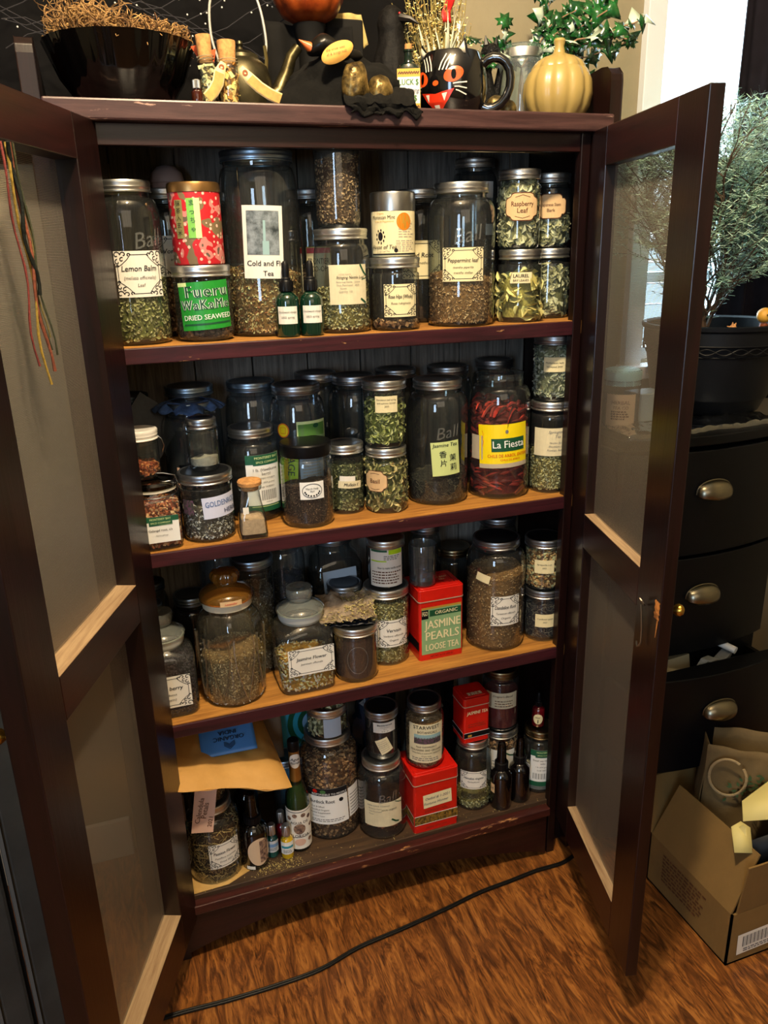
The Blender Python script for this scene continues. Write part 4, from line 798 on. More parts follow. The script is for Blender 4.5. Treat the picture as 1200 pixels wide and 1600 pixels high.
def boxtin(name,label,x0,y0,w,d,h,zz,lidh,group,rz=0):
    t=thing(name,label,'tin',(x0+w/2,y0+d/2,zz),math.radians(rz),group)
    def rr(hw,hd,z0,z1,rad,g,mi=0,top=True):
        pts=[]
        for cx_,cy_,a0 in ((hw-rad,hd-rad,0),(-hw+rad,hd-rad,PI/2),(-hw+rad,-hd+rad,PI),(hw-rad,-hd+rad,1.5*PI)):
            for i in range(6): a=a0+PI/2*i/5; pts.append((cx_+rad*math.cos(a),cy_+rad*math.sin(a)))
        n=len(pts); g.add([(x,y,z0) for x,y in pts]+[(x,y,z1) for x,y in pts],[(i,(i+1)%n,(i+1)%n+n,i+n) for i in range(n)]+[tuple(range(n-1,-1,-1)),tuple(range(n,2*n))],mi); return g
    rr(w/2,d/2,0,h-lidh,.006,G()).build('tin_body',REDT,t)
    l=rr(w/2+.001,d/2+.001,h-lidh-.001,h-.002,.007,G()); rr(w/2-.005,d/2-.005,h-.002,h,.006,l); l.build('tin_lid',REDT,t,bevel=.0012)
    rr(w/2+.0014,d/2+.0014,h-lidh-.0022,h-lidh-.0004,.007,G()).build('lid_rim',mat('#d8cdb4',.4,.5),t)
    return t
def plate(t,x0,x1,z0,z1,y,items,side=None,bg='paper',name='printed_panel',**k):
    q=dict(w=x1-x0,z0=z0,z1=z1,bg=bg); q.update(items); q.update(k); o=label_mesh(t,None,q,name,flat_y=0)
    if side=='left': o.rotation_euler=(0,0,-PI/2); o.location=(y,0,0)
    elif side=='top': o.rotation_euler=(-PI/2,0,0)
    else: o.location=((x0+x1)/2,y,0)
    return o
t=boxtin('tea_tin','tall red and green tin of organic jasmine pearls loose tea',.518,.049,.098,.082,.160,z,.026,G3)
plate(t,-.044,.044,.014,.120,-.0412,dict(bg='pgreen',R=[(-.5,.96,.5,1,'gold'),(-.30,.80,.5,.93,'dgreen'),(-.5,.76,-.33,.95,'black')],
 T=[('FGO',-.415,.87,.13,'cream',0,0,.006,.13),('ORGANIC',.12,.865,.105,'cream',0,0,.008,.62),('JASMINE',.02,.62,.25,'cream',0,0,.014,.90),('PEARLS',.02,.38,.25,'cream',0,0,.014,.84),('LOOSE TEA',.02,.14,.20,'cream',0,0,.012,.84)]),bg='pgreen')
plate(t,-.040,.040,.004,.011,-.0413,dict(T=[('NET WT 16 OZ (454 G)',0,.5,.7,'ink',0,0,0,.9)]),bg=None)
plate(t,-.040,.040,.022,.042,-.0492,{},side='left',bg='black')
o=label_mesh(t,None,dict(w=.080,z0=0,z1=.060,bg=None,St=[([(-.42,.1),(-.46,.9),(.46,.9),(.46,.08),(.3,.1)],.02,'black'),([(-.2,.2),(-.1,.3),(.1,.28),(.2,.2)],.03,'black')],T=[('FAR EAST',.2,.6,.16,'tan',0,0,.01,.4),('TEA',.2,.4,.14,'tan',0,0,.01)]),'lid_print',flat_y=0); o.rotation_euler=(-PI/2,0,0); o.location=(0,-.03,.1602)
t=thing('drinking_glass','empty clear tumbler standing on the red jasmine pearls tin','glass',(.540,.082,z+.1610),0,G3)
G().lathe([(.0005,.003),(.024,.0),(.027,.003),(.0275,.008),(.028,.085),(.027,.087),(.0262,.085),(.0258,.012),(.0005,.010)],40).build('glass_wall',COOL,t)
tag(t,'empty clear tumbler standing on the red jasmine pearls tin','glass',G3)
jar('half-gallon jar of brown dandelion root, bordered label at its right',.706,.082,z,.0620,.240,.725,.765,'dark',fill='oatbit',fz=.70,group=G3,seg=52,tags=[herb(.064,.062,.128,22,'Dandelion Root','Taraxacum officinale','Organic'),L(.030,.158,.176,-24,bg='cream',tilt=-14)])
jar('jar of golden root chips with plain Sarsaparilla label, upper of two',.811,.066,z+.1185,.0390,.112,.94,.9,'dark',fill='rootgold',fz=.86,group=G3,foot=.9,tags=[L(.042,.040,.070,4,bg='cream',T=[('Sarsaparilla root',0,.66,.15,'ink',0,0,.002,.8),('2022',0,.42,.14)])])
jar('jar of dark petals with plain Cornflower label, lower of two',.811,.062,z,.0390,.118,.94,.9,'dark',fill='floral',fz=.72,group=G3,foot=.9,tags=[L(.042,.036,.066,10,bg='cream',T=[('Cornflower petals',0,.64,.15,'ink',0,0,.002,.8),('2022',0,.40,.14)])])
jar('dim jar with coppery lid behind the red tin, third shelf',.666,.212,z,.042,.178,.82,.74,'bronze',gl=DIM,group=G3)
jar('dark back jar right of the dandelion root jar, only lid seen',.765,.190,z,.044,.244,.82,.74,'dark',gl=DIM,group=G3)
jar('dark back jar seen behind the tumbler on the third shelf',.600,.215,z,.036,.240,.80,.74,'dark',gl=DIM,fill='black',fz=.6,group=G3)
# ================================================================ BOTTOM SHELF
z=S4
tag(G().add([(.000,.014,0),(.085,.016,0),(.132,.038,0),(.128,.060,0),(.10,.14,0),(-.01,.13,0)],[(0,1,2,3,4,5)]).build('paper_envelope',mat('#c9a05c',.75,var=.06,scale=20),solid=.001,loc=(0,0,z+.0008)),'small tan paper envelope lying under the Passion Flower jar','envelope')
jar('jar of dried passion flower with bordered label standing on an envelope',.070,.076,z+.0015,.0560,.172,.66,.62,'silver',fill='brownstraw',fz=.66,group=G4,seg=52,tags=[herb(.066,.040,.098,20,'Passion Flower','Passiflora incarnata','Dried 2023')])
t=jar('smaller jar under the brown bag with an orange Calendula petals tag',.070,.078,z+.175,.0350,.068,.94,.88,'silver',fill='brownstraw',fz=.9,group=G4)
q=label_mesh(t,None,L(.042,-.040,.052,0,bg='pink',T=[('Calendula',-.2,.52,.15,'brown',0,84,.006,.8),('Petals',.05,.52,.16,'brown',0,84,.006,.6),('2021',.33,.25,.13,'brown',0,84,.004,.4)]),'paper_tag',flat_y=0); q.location=(-.014,-.054,0); q.rotation_euler=(math.radians(-6),math.radians(10),0)
# padded kraft bag lying across
t=thing('kraft_bag','creased tan kraft paper bag lying on top of the jars at the left','bag',(.10,.085,z+.252),0,G4)
def kb(u,v,top=1):
    x=-.118+.240*u; y=-.098+.20*v
    e=max(0,min(1,min(u,1-u)*9))*max(0,min(1,min(v*3.2,(1-v)*8))); x+=-.016*v*(u-.5)*2
    zz=.020-.052*u+(.018*e**.6*(1+.25*noise.noise((u*3,v*3,2)))+.004*noise.noise((u*7,v*7,5)))*(1 if top else -.35)+.030*v+.0035*math.sin(u*5+1)*(1-v)
    y-=.006*math.sin(u*9)*(1-v)
    return (x,y,zz)
g=G(); g.grid(lambda u,v:kb(u,v),40,26); g.grid(lambda u,v:kb(1-u,v,0),40,26)
g.build('paper_sack',mat('#c8964e',.7,var=.08,scale=9,bump=.6,bscale=22),t,smooth=50)
# blue sachet lying on the kraft bag
BS=mat('#4b86c8',.4)
t=thing('tea_sachet','pale blue printed packet lying upside down on the kraft bag','packet',(.118,.080,z+.290),0,G4); t.rotation_euler=(math.radians(22),0,math.radians(-2))
G().grid(lambda u,v:(-.054+.108*u,-.030+.075*v,.003*math.sin(PI*u)*math.sin(PI*v)),14,10).build('packet_body',BS,t,solid=.003)
q=label_mesh(t,None,dict(w=.090,z0=-.026,z1=.030,bg=None,T=[('ORGANIC',.02,.50,.24,'ink',0,180,.006,.8),('INDIA',.0,.74,.24,'ink',0,180,.006,.6)],St=[([(s_*.0+.02,.04+.06*i),(.02+s_*.06,.12+.06*i),(.02+s_*(.12-.0*i),.20+.06*i*.8)],.022,'ink') for i in range(4) for s_ in (1,-1)]),'printed_logo',flat_y=0); q.rotation_euler=(-PI/2,0,0); q.location=(0,0,.0058)
t=tag(G().box((-.055,-.004,0),(.055,.004,.11)).build('green_leaf_packet',mat('#0e2a1c',.4,alt='#3b6b40',scale=30),loc=(.135,.215,z+.20),bevel=.002,rot=(math.radians(-8),0,0)),'dark green packet standing behind the blue printed packet','packet',G4)
t=tag(G().grid(lambda u,v:(-.032+.064*u,.012*math.sin(u*5)*v,.16*v),12,12).build('folded_paper_bag',mat('#6a5640',.8,var=.2,scale=18,bump=.8,bscale=20),loc=(.212,.170,z+.16),rot=(math.radians(-10),0,0),solid=.003),'grey-brown crumpled paper bag right of the blue packet','bag',G4)
# teal pouch with swirl
t=thing('teal_pouch','teal tea pouch with green swirl standing behind the burdock jar','pouch',(.300,.222,z),0,G4)
G().grid(lambda u,v:(-.062+.124*u,-.004-.010*math.sin(PI*u)*(1-v*.7),.298*v),10,12).build('pouch_body',mat('#3f9ab0',.35,coat=.3),t,solid=.008)
label_mesh(t,None,dict(w=.12,z0=.14,z1=.29,bg=None,E=[(.10,.48,.42,.40,'dgreen',1),(.12,.48,.34,.33,'teal',2),(.13,.48,.26,.25,'dgreen',3),(.14,.48,.18,.17,'bluel',4)],T=[('抹茶',-.28,.86,.16,'ink',0,0,.01,.4),('まっちゃ',-.28,.72,.09,'ink',0,0,.004,.4)]),'swirl_print',flat_y=-.020)
def book(label,x,y,w,d,h,col,rz=0,rx=0):
    t=thing('standing_packet',label,'packet',(x,y,z),0,G4); t.rotation_euler=(0,math.radians(rx),math.radians(rz))
    G().box((-w/2,-d/2,0),(w/2,d/2,h)).build('packet_body',col,t,bevel=.002,smooth=0); return t
t=book('dark packet with red and white print at far left beside the passion flower jar',-.006,.080,.050,.012,.175,mat('#23262e',.4),8,-3)
label_mesh(t,None,dict(w=.044,z0=.01,z1=.165,bg=None,R=[(-.5,.05,.5,.45,'white',1),(-.5,.62,.5,.80,'teal',1)],T=[('ISLAND',0,.72,.12,'white',0,0,.01,.9),('E',.25,.40,.16,'ink'),('Y',.2,.26,.16,'red',0,0,.02),('H',.25,.12,.16,'ink',0,0,.02)]),'printed_panel',flat_y=-.0062)
book('white-edged booklet standing behind the dark printed packet',-.012,.130,.045,.010,.185,mat('#c9ccd0',.6),4)
CM['pinkl']=mat('#d4b898',.7)
dropper('black spray bottle with clear cap and framed figure picture label',.149,.060,z,.0285,.172,AMB,[L(.050,.012,.078,18,bg='pinkl',shape='oval',R=[(.0,.10,.38,.9,'flor')]),L(.018,.004,.012,-24,bg='paper')],G4,'spray',rz=0)
dropper('dark spray bottle with smoky cap behind the figure-label spray bottle',.150,.150,z,.027,.200,AMB,[],G4,'spray')
TEAL=mat('#0b4a44',.08,coat=1); YEL=mat('#c9a414',.1,coat=1); REDB=mat('#7a1220',.1,coat=1)
dropper('tiny green sample bottle with blue and white label',.1865,.066,z,.0125,.086,TEAL,[L(.030,.016,.044,2,bg='white',R=[(-.45,.45,.45,.75,'bluel')]+smudge(3,.6,.1,.4,'grey',.05,3))],G4,'metal')
dropper('tiny yellow oil bottle with white and green label',.2150,.052,z,.0132,.087,YEL,[L(.032,.014,.044,2,bg='white',R=[(-.42,.5,.42,.68,'teal')]+smudge(3,.6,.1,.4,'grey',.05,4))],G4,'metal')
dropper('tiny red bottle with steel cap behind the yellow one',.2120,.092,z,.0125,.092,REDB,[],G4,'metal')
# florida water style bottle
t=thing('cologne_bottle','slender green bottle with gold neck foil and ornate floral label','bottle',(.247,.074,z),facing(.247,.074),G4)
pr=[(.0005,.002),(.020,0),(.024,.002),(.0250,.006),(.0250,.115),(.0235,.135),(.017,.155),(.0125,.170),(.0110,.190),(.0105,.252)]
G().lathe(pr,40).build('bottle_body',glass('#c4d4bc',gain=1.6,edge=.5),t); G().lathe([(.0005,.006),(.0235,.007),(.0235,.110),(.0215,.132),(.012,.158),(.0005,.158)],32).build('green_cologne',mat('#465c40',.2),t)
G().lathe([(.0126,.168),(.0118,.190),(.0112,.240),(.0112,.244)],32).build('neck_foil',mat('#a87a3a',.4,.8),t); G().lathe([(.0118,.240),(.0122,.242),(.0122,.262),(.0110,.264),(.0005,.264)],32).build('cap',BLACKP,t)
label_mesh(t,.0252,L(.074,.010,.108,2,bg='paper',R=[(-.44,.10,.44,.92,'paper',1),(-.5,.94,.5,.96,'grey'),(-.44,.30,.44,.31,'ink')],E=[(rx_,rv_,.07,.05,'flor',3) for rx_,rv_ in ((-.3,.78),(.3,.78),(-.36,.55),(.36,.55),(-.3,.2),(.3,.2),(-.12,.86),(.12,.86))]+[(0,.52,.17,.13,'flor',3),(0,.18,.16,.09,'pink',3)],T=[('AGUA DE',0,.68,.09,'ink',0,0,.006,.6),('FLORIDA',0,.34,.10,'ink',0,0,.008,.62)]))
label_mesh(t,.0116,L(.026,.202,.236,8,bg='paper',shape='oval',T=[('Agua',0,.62,.26,'ink',.2,0,.01,.8),('Florida',0,.36,.2,'ink',.2,0,.0,.8)]))
jar('half-gallon jar with organic Burdock Root supplement label',.331,.120,z,.0630,.244,.725,.765,'silver',fill='root',fz=.80,group=G4,seg=52,tags=[
 L(.088,.044,.134,-6,bg='white',tilt=2,R=[(-.5,.80,.5,1.0,'ink')]+smudge(2,.9,.06,.16,'grey',.02,3),E=[(-.3,.93,.06,.05,'red'),(-.1,.92,.07,.05,'stamp'),(.33,.66,.055,.055,'ink')],T=[('Burdock Root',-.14,.64,.135,'ink',0,0,.012,.62),('Cut & Sifted',-.26,.50,.065,'ink',0,0,0,.4),('Certified Organic',-.21,.41,.065,'ink',0,0,0,.5),('Herbal Supplement',-.21,.33,.065,'ink',0,0,0,.5),('Arctium lappa',-.26,.24,.055,'grey',.2,0,0,.4),('RESPONSIBLE TO PEOPLE',.05,.85,.075,'white',0,0,.003,.86)]),
 L(.034,.050,.124,52,bg='white',tilt=2,R=[(-.4,.08+.11*i,.45,.10+.11*i,'ink') for i in range(7)]),L(.028,.120,.134,20,bg='pink',tilt=3)])
jar('jar of grey-green leaf with torn bluish label on top of the burdock jar',.330,.108,z+.2455,.0425,.070,.92,.84,'silver',gl=CLEAR,fill='bigleaf',fz=.9,group=G4,tags=[L(.038,.008,.052,14,bg='bluep')])
jar('narrow dark jar with Bladderwrack label and small torn receipt sticker',.440,.078,z+.1855,.0345,.112,.93,.88,'dark',gl=DIM,fill='black',fz=.9,group=G4,foot=.94,tags=[L(.050,.066,.090,12,bg='paper',T=[('Bladderwrack',0,.76,.24,'ink',0,0,.010,.72),('Fucus vesiculosus',0,.54,.12,'grey',0,0,0,.6),('1/2 oz',0,.36,.12),('$1.50   #9',0,.16,.14,'ink',0,0,.004,.5)]),L(.028,.016,.052,8,bg='pale',tilt=24,R=smudge(6,.8,.1,.9,'fade',.04,3))])
jar('nearly empty jar with cinnamon sticks inside and cream herb card label',.434,.070,z,.0520,.184,.725,.765,'silver',group=G4,seg=52,emb=('Ball',.108,.030,14),tags=[L(.088,.036,.098,2,bg='pale',St=[([(.20,.28),(.30,.16),(.40,.10)],.06,'dgreen'),([(.30,.98),(.40,.9),(.49,.86)],.03,'dgreen')],T=[('HERB NAME Cinnamon',-.12,.86,.08,'grey',0,0,0,.6),('Botanical Name',-.2,.74,.07,'grey'),('Date Purchased',-.2,.63,.07,'grey'),('Notes',-.3,.52,.07,'grey'),('sticks organic',.15,.70,.10,'ink',.3,0,0,.5)])])
t=thing('cinnamon_sticks','curled cinnamon sticks lying in the bottom of the nearly empty jar','spice',(.434,.070,z+.006),0,G4); rn=random.Random(2)
for k in range(8):
    a=k*.95; l=.022; c=Vector((.020*math.cos(a*1.7),-.008+.016*math.sin(a*1.7),.012+.008*(k%3))); d=Vector((math.cos(a)*l,math.sin(a)*l*.7,.007*(k%3)))
    G().tube([c-d,c,c+d],.0052,10,caps=False).build('cinnamon_stick',mat('#b0623a',.7,var=.3,scale=80),t,solid=.001)
t=boxtin('tea_tin','large red tea tin with black leopard band and yellow handwritten sticker',.487,.014,.103,.094,.150,z,.026,G4)
plate(t,-.030,.036,.062,.096,-.0473,dict(tilt=3,T=[('Oatbal # 1-2021',-.0,.68,.26,'grey',.25,0,.006,.86),('Fortune Hunter',-.05,.32,.26,'grey',.25,0,.006,.86)]),bg='cream',name='sticker')
LEO=mat('#a07a2c',.5,alt='#0c0a08',scale=170)
for s_,wd in ((None,.1012),('left',.092)):
    q=dict(w=wd,z0=.020,z1=.044,bg='white'); 
    CM['leo']=LEO; q['R']=[(-.5,.06,.5,.94,'leo',1)]; o=label_mesh(t,None,q,'leopard_band',flat_y=0)
    if s_: o.rotation_euler=(0,0,-PI/2); o.location=(-.0517,0,0)
    else: o.location=(0,-.0472,0)
plate(t,-.04,.04,.006,.014,-.0473,dict(T=[('JASMINE CHUNG FENG',0,.5,.6,'brown',0,0,0,.8)]),bg=None)
plate(t,-.03,.03,.048,.058,-.0473,dict(R=smudge(2,.9,.1,.9,'brown',.10,4)),bg=None,name='fine_print')
tag(G().box((-.03,0,0),(.03,.0015,.022)).build('cream_card',CREAM,loc=(.562,.100,z+.151),rot=(math.radians(-12),0,0)),'small cream card standing on the big red tin behind the seed jar','card')
jar('jar of fenugreek seed with illustrated botanical company label, on big red tin',.532,.062,z+.1515,.0420,.152,.76,.72,'dark',fill='oatbit',fz=.70,group=G4,tags=[
 L(.080,.018,.112,6,bg='pale',tilt=-1,R=[(-.34,.50,.42,.72,'dgreen'),(-.34,.50,.42,.66,'purple',3),(-.34,.64,.42,.74,'road',3)]+smudge(2,.8,.04,.14,'grey',.02,5),T=[('STARWEST',0,.92,.125,'ink',0,0,.004,.84),('BOTANICALS',.02,.80,.075,'ink',0,0,.004,.8),('Seed GWSMGMY7',.0,.42,.06,'ink',0,0,.003,.6),('FENUGREEK SEED ORGANIC',0,.335,.065,'ink',0,0,.004,.86),('TRIGONELLA FOENUM GRAECUM',0,.255,.045,'ink',0,0,.002,.8),('Origin: India',0,.18,.045)])]) 
jar('round jar with bordered label, nearly empty, under the small red tin',.654,.074,z,.0430,.174,.74,.66,'silver',fill='greenstraw',fz=.14,group=G4,tags=[herb(.062,.060,.106,4,'Mimulus ringens','Monkeyflower')])
t=boxtin('tea_tin','small red JASMINE TEA tin with black band stacked on a round jar',.618,.046,.062,.060,.112,z+.1755,.020,G4)
plate(t,-.026,.028,.060,.084,-.0303,dict(T=[('JASMINE TEA',0,.6,.46,'cream',.15,0,.012,.92)]),bg=None)
plate(t,-.026,.028,.036,.050,-.0303,dict(R=smudge(2,.8,.1,.9,'brown',.10,6)),bg=None,name='fine_print')
plate(t,-.0305,.0305,.012,.026,-.0303,dict(R=[(-.5,.06,.5,.94,'black',1),(-.35,.2,-.2,.6,'gold',3)]),bg='white',name='black_band')
o=label_mesh(t,None,dict(w=.056,z0=.012,z1=.026,bg='white',R=[(-.5,.06,.5,.94,'black',1)]),'black_band',flat_y=0); o.rotation_euler=(0,0,-PI/2); o.location=(-.0313,0,0)
o=label_mesh(t,None,dict(w=.036,z0=0,z1=.016,bg=None,T=[('茉莉花茶',0,.5,.8,'cream',0,0,.02,.95)]),'lid_print',flat_y=0); o.rotation_euler=(-PI/2,0,0); o.location=(0,-.026,.1123)
jar('jar of dark red powder with cream label, upper right of bottom shelf',.741,.112,z+.1605,.0420,.150,.86,.80,'bronze',fill='powderred',fz=.62,group=G4,tags=[L(.076,.062,.102,4,bg='pale',R=[(-.5,.1,-.30,.9,'fade')]+smudge(3,.6,.08,.55,'brown',.05,7,.1),T=[("Dragon's Blood",.04,.78,.18,'brown',.25,0,.006,.6)])])
jar('jar under the red powder jar with white card label and green leaf corner',.741,.110,z,.0430,.159,.86,.80,'silver',fill='root',fz=.9,group=G4,tags=[L(.07,.03,.115,4,bg='paper',St=[([(.1,.95),(.3,.84),(.45,.8)],.04,'dgreen')],R=smudge(6,.5,.1,.7,'grey',.02,7,-.1))])
dropper('brown spray bottle with smoky cap and tiny square sticker, front one',.706,.034,z,.0245,.166,AMB,[L(.012,.045,.068,-48,bg='tan',T=[('H',0,.5,.5)])],G4,'spray')
dropper('brown spray bottle with smoky cap, the rear of the pair at right',.757,.042,z,.0245,.164,AMB,[],G4,'spray')
jar('jar of pale salt with green and white spice label and barcode at far right',.822,.068,z,.0385,.160,.80,.74,'bronze',fill='salt',fz=.30,group=G4,tags=[
 L(.056,.022,.118,14,bg='white',R=[(-.5,.84,-.2,1,'mbg'),(-.3,.80,.5,1.0,'mbg',3),(-.5,0,.5,.13,'mbg')]+[(-.38+.75*i/20,.20,-.38+.75*i/20+(.008 if i%3 else .02),.36,'ink') for i in range(20)],
 T=[('MONTEREY BAY',.1,.94,.06,'lgreen',0,0,0,.7),('SPICE COMPANY',.1,.86,.05,'lgreen',0,0,0,.7),('Dead sea mineral',0,.72,.065,'ink',0,0,0,.8),('salts',0,.64,.065),('1 lb (454 grams)',0,.54,.05,'grey'),('Lot# 140721',0,.45,.05)])])
RG=mat('#5a0a14',.08,coat=1)
dropper('tiny ruby dropper bottle with oval label standing on the salt jar',.818,.072,z+.1605,.0145,.085,RG,[L(.022,.010,.036,0,bg='cream',shape='oval',R=[(-.04,.1,.04,.45,'ink')],T=[('Elixir',0,.66,.2,'brown',0,0,.01,.7)])],G4)
for i,(x,y,a,b_,c,lb) in enumerate(((.245,.175,.030,.16,'#4a5866','bluish clear jar-like bottle behind the tiny sample bottles'),)):
    jar(lb,x,y,z,a,b_,.8,.7,'cool',gl=COOL,group=G4)
def crumple(label,name,x,y,zz,sx,sy,sz,col,seed,rough=.35):
    g=G(); g.ball((0,0,sz),1,0,26,18,(sx,sy,sz),.5,3.1); 
    g.v=[(p[0]*(1+.12*noise.noise((p[0]*60+seed,p[1]*60,p[2]*60))),p[1]*(1+.25*noise.noise((p[1]*70+seed,p[0]*50,p[2]*50))),max(0,p[2]+.012*noise.noise((p[0]*50+seed,p[2]*50,3)))) for p in g.v]
    return tag(g.build(name,mat(col,rough,var=.25,scale=20,bump=.6,bscale=30),loc=(x,y,zz),smooth=25),label,name.split('_')[-1],G4)
crumple('crumpled dark blue plastic bag behind the bladderwrack jar','plastic_bag',.470,.215,z,.055,.035,.125,'#1c2838',1,.25)
crumple('crumpled dark grey plastic bag at the back behind the small red tin','plastic_bag',.620,.222,z,.060,.032,.130,'#16181d',4,.25)
# spilled herb crumbs on the bottom board
rn=random.Random(8); g=G()
for i in range(420):
    x=rn.gauss(.195,.028) if i<300 else rn.uniform(.02,.8); y=rn.gauss(.030,.012) if i<300 else rn.uniform(.012,.05); a=rn.uniform(0,PI); l=rn.uniform(.001,.0035)
    if y<.012: y=.014
    dx,dy=math.cos(a)*l,math.sin(a)*l; g.add([(x,y,.0006),(x+dx,y+dy,.0012),(x+dx-dy*.3,y+dy+dx*.3,.0012),(x-dy*.3,y+dx*.3,.0006)],[(0,1,2,3)])
tag(g.build('herb_crumbs',flakemat(FILL['straw'][0]),loc=(0,0,z),smooth=0,kind='stuff'),'scattered dry herb crumbs on the bottom board','crumbs')
# ================================================================ ON TOP OF THE CABINET
z=TB; GT='decorations on top of the cabinet'
t=thing('ribbed_bowl','wide black ribbed glass bowl full of tangled dried roots','bowl',(.068,.125,z),0,GT)
g=G().lathe([(.0005,.004),(.055,0),(.062,.004),(.075,.02),(.092,.045),(.104,.075),(.110,.090),(.112,.095),(.108,.094),(.10,.075),(.088,.046),(.06,.01),(.0005,.008)],128,0,lambda a,zz:1+.008*math.cos(26*a)*(1 if zz>.02 else 0))
g.build('bowl_body',glass('#35322f',rough=.08,gain=1.3,edge=.3,body=.05),t); 
G().lathe([(.0005,.006),(.052,.006),(.07,.03),(.085,.06),(.0005,.066)],40).build('dark_filling',mat('#0d0c0c',.8),t)
rn=random.Random(12); g=G()
for i in range(900):
    a=rn.uniform(0,2*PI); r0=.100*math.sqrt(rn.random()); p=Vector((r0*math.cos(a),r0*math.sin(a),.082+.035*rn.random()*(1.3 if r0*math.cos(a)<-.02 else .8))); d=Vector((rn.uniform(-1,1),rn.uniform(-1,1),rn.uniform(.3,1.5))).normalized(); pts=[p.copy()]
    bend=Vector((rn.uniform(-1,1),rn.uniform(-1,1),rn.uniform(-.8,.4)))*.7; hmax=.095+.035*(math.cos(a*1)<0)
    for k in range(9):
        d=(d+bend*.5+Vector((rn.uniform(-.3,.3),rn.uniform(-.3,.3),rn.uniform(-.3,.3)))).normalized(); p=p+d*.0058
        if p.z>hmax+.02: d.z=-abs(d.z)
        if p.z<.088: d.z=abs(d.z)
        if math.hypot(p.x,p.y)>.102: d.x-=p.x*8; d.y-=p.y*8
        pts.append(p.copy())
    r_=rn.uniform(.0006,.0017); g.tube(pts,[r_*(1-.07*k) for k in range(len(pts))],5)
tag(g.build('dried_roots',mat('#b08850',.85,alt='#5a3a1c',scale=40),loc=(.068,.125,z),kind='stuff'),'tangle of curling dried tan roots heaped in the black ribbed bowl','roots')
g=G()
for k,(a0,b0,a1,b1) in enumerate(((0,0,.010,.045),(.008,.030,.022,.085),(.016,.060,-.002,.090))):
    g.add([(a0,-.001*k,b0),(a0+.016,-.001*k,b0+.002),(a1+.014,-.001*k,b1),(a1,-.001*k,b1-.004)],[(0,1,2,3)])
tag(g.build('orange_felt',mat('#b4481c',.8,var=.15,scale=60),loc=(.170,.075,z+.0015),solid=.002),'orange felt scrap leaning between the bowl and the cork vials','felt',GT)
def vial(label,x,y,r,h,fl,lean,cols):
    t=thing('corked_vial',label,'vial',(x,y,z),0,GT); t.rotation_euler=(0,math.radians(lean),0)
    hb=h*.70
    G().lathe([(.0005,.002),(r*.9,0),(r,.003),(r,hb*.86),(r*.85,hb*.92),(r*.88,hb*.96),(r*1.02,hb)],30).build('vial_body',CLEAR,t)
    G().lathe([(.0005,hb*.88),(r*.80,hb*.9),(r*.92,h-.002),(r*.90,h),(.0005,h)],24).build('cork_stopper',CORK,t)
    contents(t,[(0,0)]*3+[(r*.95,.002),(r,.004),(r,hb*.86),(r,hb)],fl,hb*.80,seed=int(x*999),z0=.004)
    g=G(); g.tube([(r*1.03*math.cos(a),r*1.03*math.sin(a),hb*.92+.0006*a) for a in [i*.5 for i in range(28)]],.0006,5); g.build('twine',mat('#8f8468',.8),t); return t
FILL['chips']=(('#6a5a34','#b09a58','#d8c488','#8a7440','#3a3018'),'chunk',.008,3.5); FILL['chipsgold']=(('#8a5a1a','#c89030','#e8c070','#a87424','#5a3810'),'chunk',.009,3)
vial('corked glass vial leaning at left, holding pale chips',.190,.055,.0125,.100,'chips',-3,0)
vial('corked glass vial at right, holding golden resin chips',.216,.038,.0150,.090,'chipsgold',0,0)
def hangtag(label,pts,loc):
    g=G(); n=len(pts)
    v=[];w_=.0085
    for i,(x,zz,y) in enumerate(pts):
        dx=pts[min(i+1,n-1)][0]-pts[max(i-1,0)][0]; dz=pts[min(i+1,n-1)][1]-pts[max(i-1,0)][1]; l=math.hypot(dx,dz); ww=w_*(.5 if i==0 else 1)
        v+=[(x-dz/l*ww,y,zz+dx/l*ww),(x+dz/l*ww,y,zz-dx/l*ww)]
    g.add(v,[(2*i,2*i+1,2*i+3,2*i+2) for i in range(n-1)]); o=tag(g.build('hang_tag',mat('#e2cc94',.75),loc=loc,solid=.0006),label,'tag',GT)
    v2=[]
    for i,(x,zz,y) in enumerate(pts[1:]):
        i+=1; dx=pts[min(i+1,n-1)][0]-pts[max(i-1,0)][0]; dz=pts[min(i+1,n-1)][1]-pts[max(i-1,0)][1]; l=math.hypot(dx,dz); ww=w_*.78
        v2+=[(x-dz/l*ww,y-.0007,zz+dx/l*ww),(x+dz/l*ww,y-.0007,zz-dx/l*ww)]
    m=len(pts)-1; G().add(v2,[(2*i,2*i+1,2*i+3,2*i+2) for i in range(m-1)]).build('tan_print',mat('#b98c48',.75,var=.2,scale=90),o)
    x,zz,y=pts[0]; x=x+(pts[1][0]-x)*.5; zz=zz+(pts[1][1]-zz)*.5
    M=Matrix.Translation((x,y-.001,zz))@Matrix.Rotation(PI/2,4,'X'); G().lathe([(.0016,0),(.0042,0),(.0042,.0006),(.0016,.0006)],20,0,None,M).build('eyelet',mat('#8a4a24',.6),o)
hangtag('small tan paper tag curling down left of the golden vial',[(.207,.058,0),(.200,.044,-.002),(.196,.030,-.004),(.188,.018,-.007),(.178,.008,-.010)],(0,.020,z))
hangtag('tan paper tag with eyelet hanging right across to the kettle',[(.232,.052,0),(.244,.038,-.001),(.258,.026,-.003),(.272,.017,-.006),(.288,.010,-.008)],(0,.020,z))
dropper('tiny amber bottle with pale cap standing at the orange felt',.168,.045,z,.0085,.042,mat('#3a1408',.08,coat=1),[],GT,'metal')
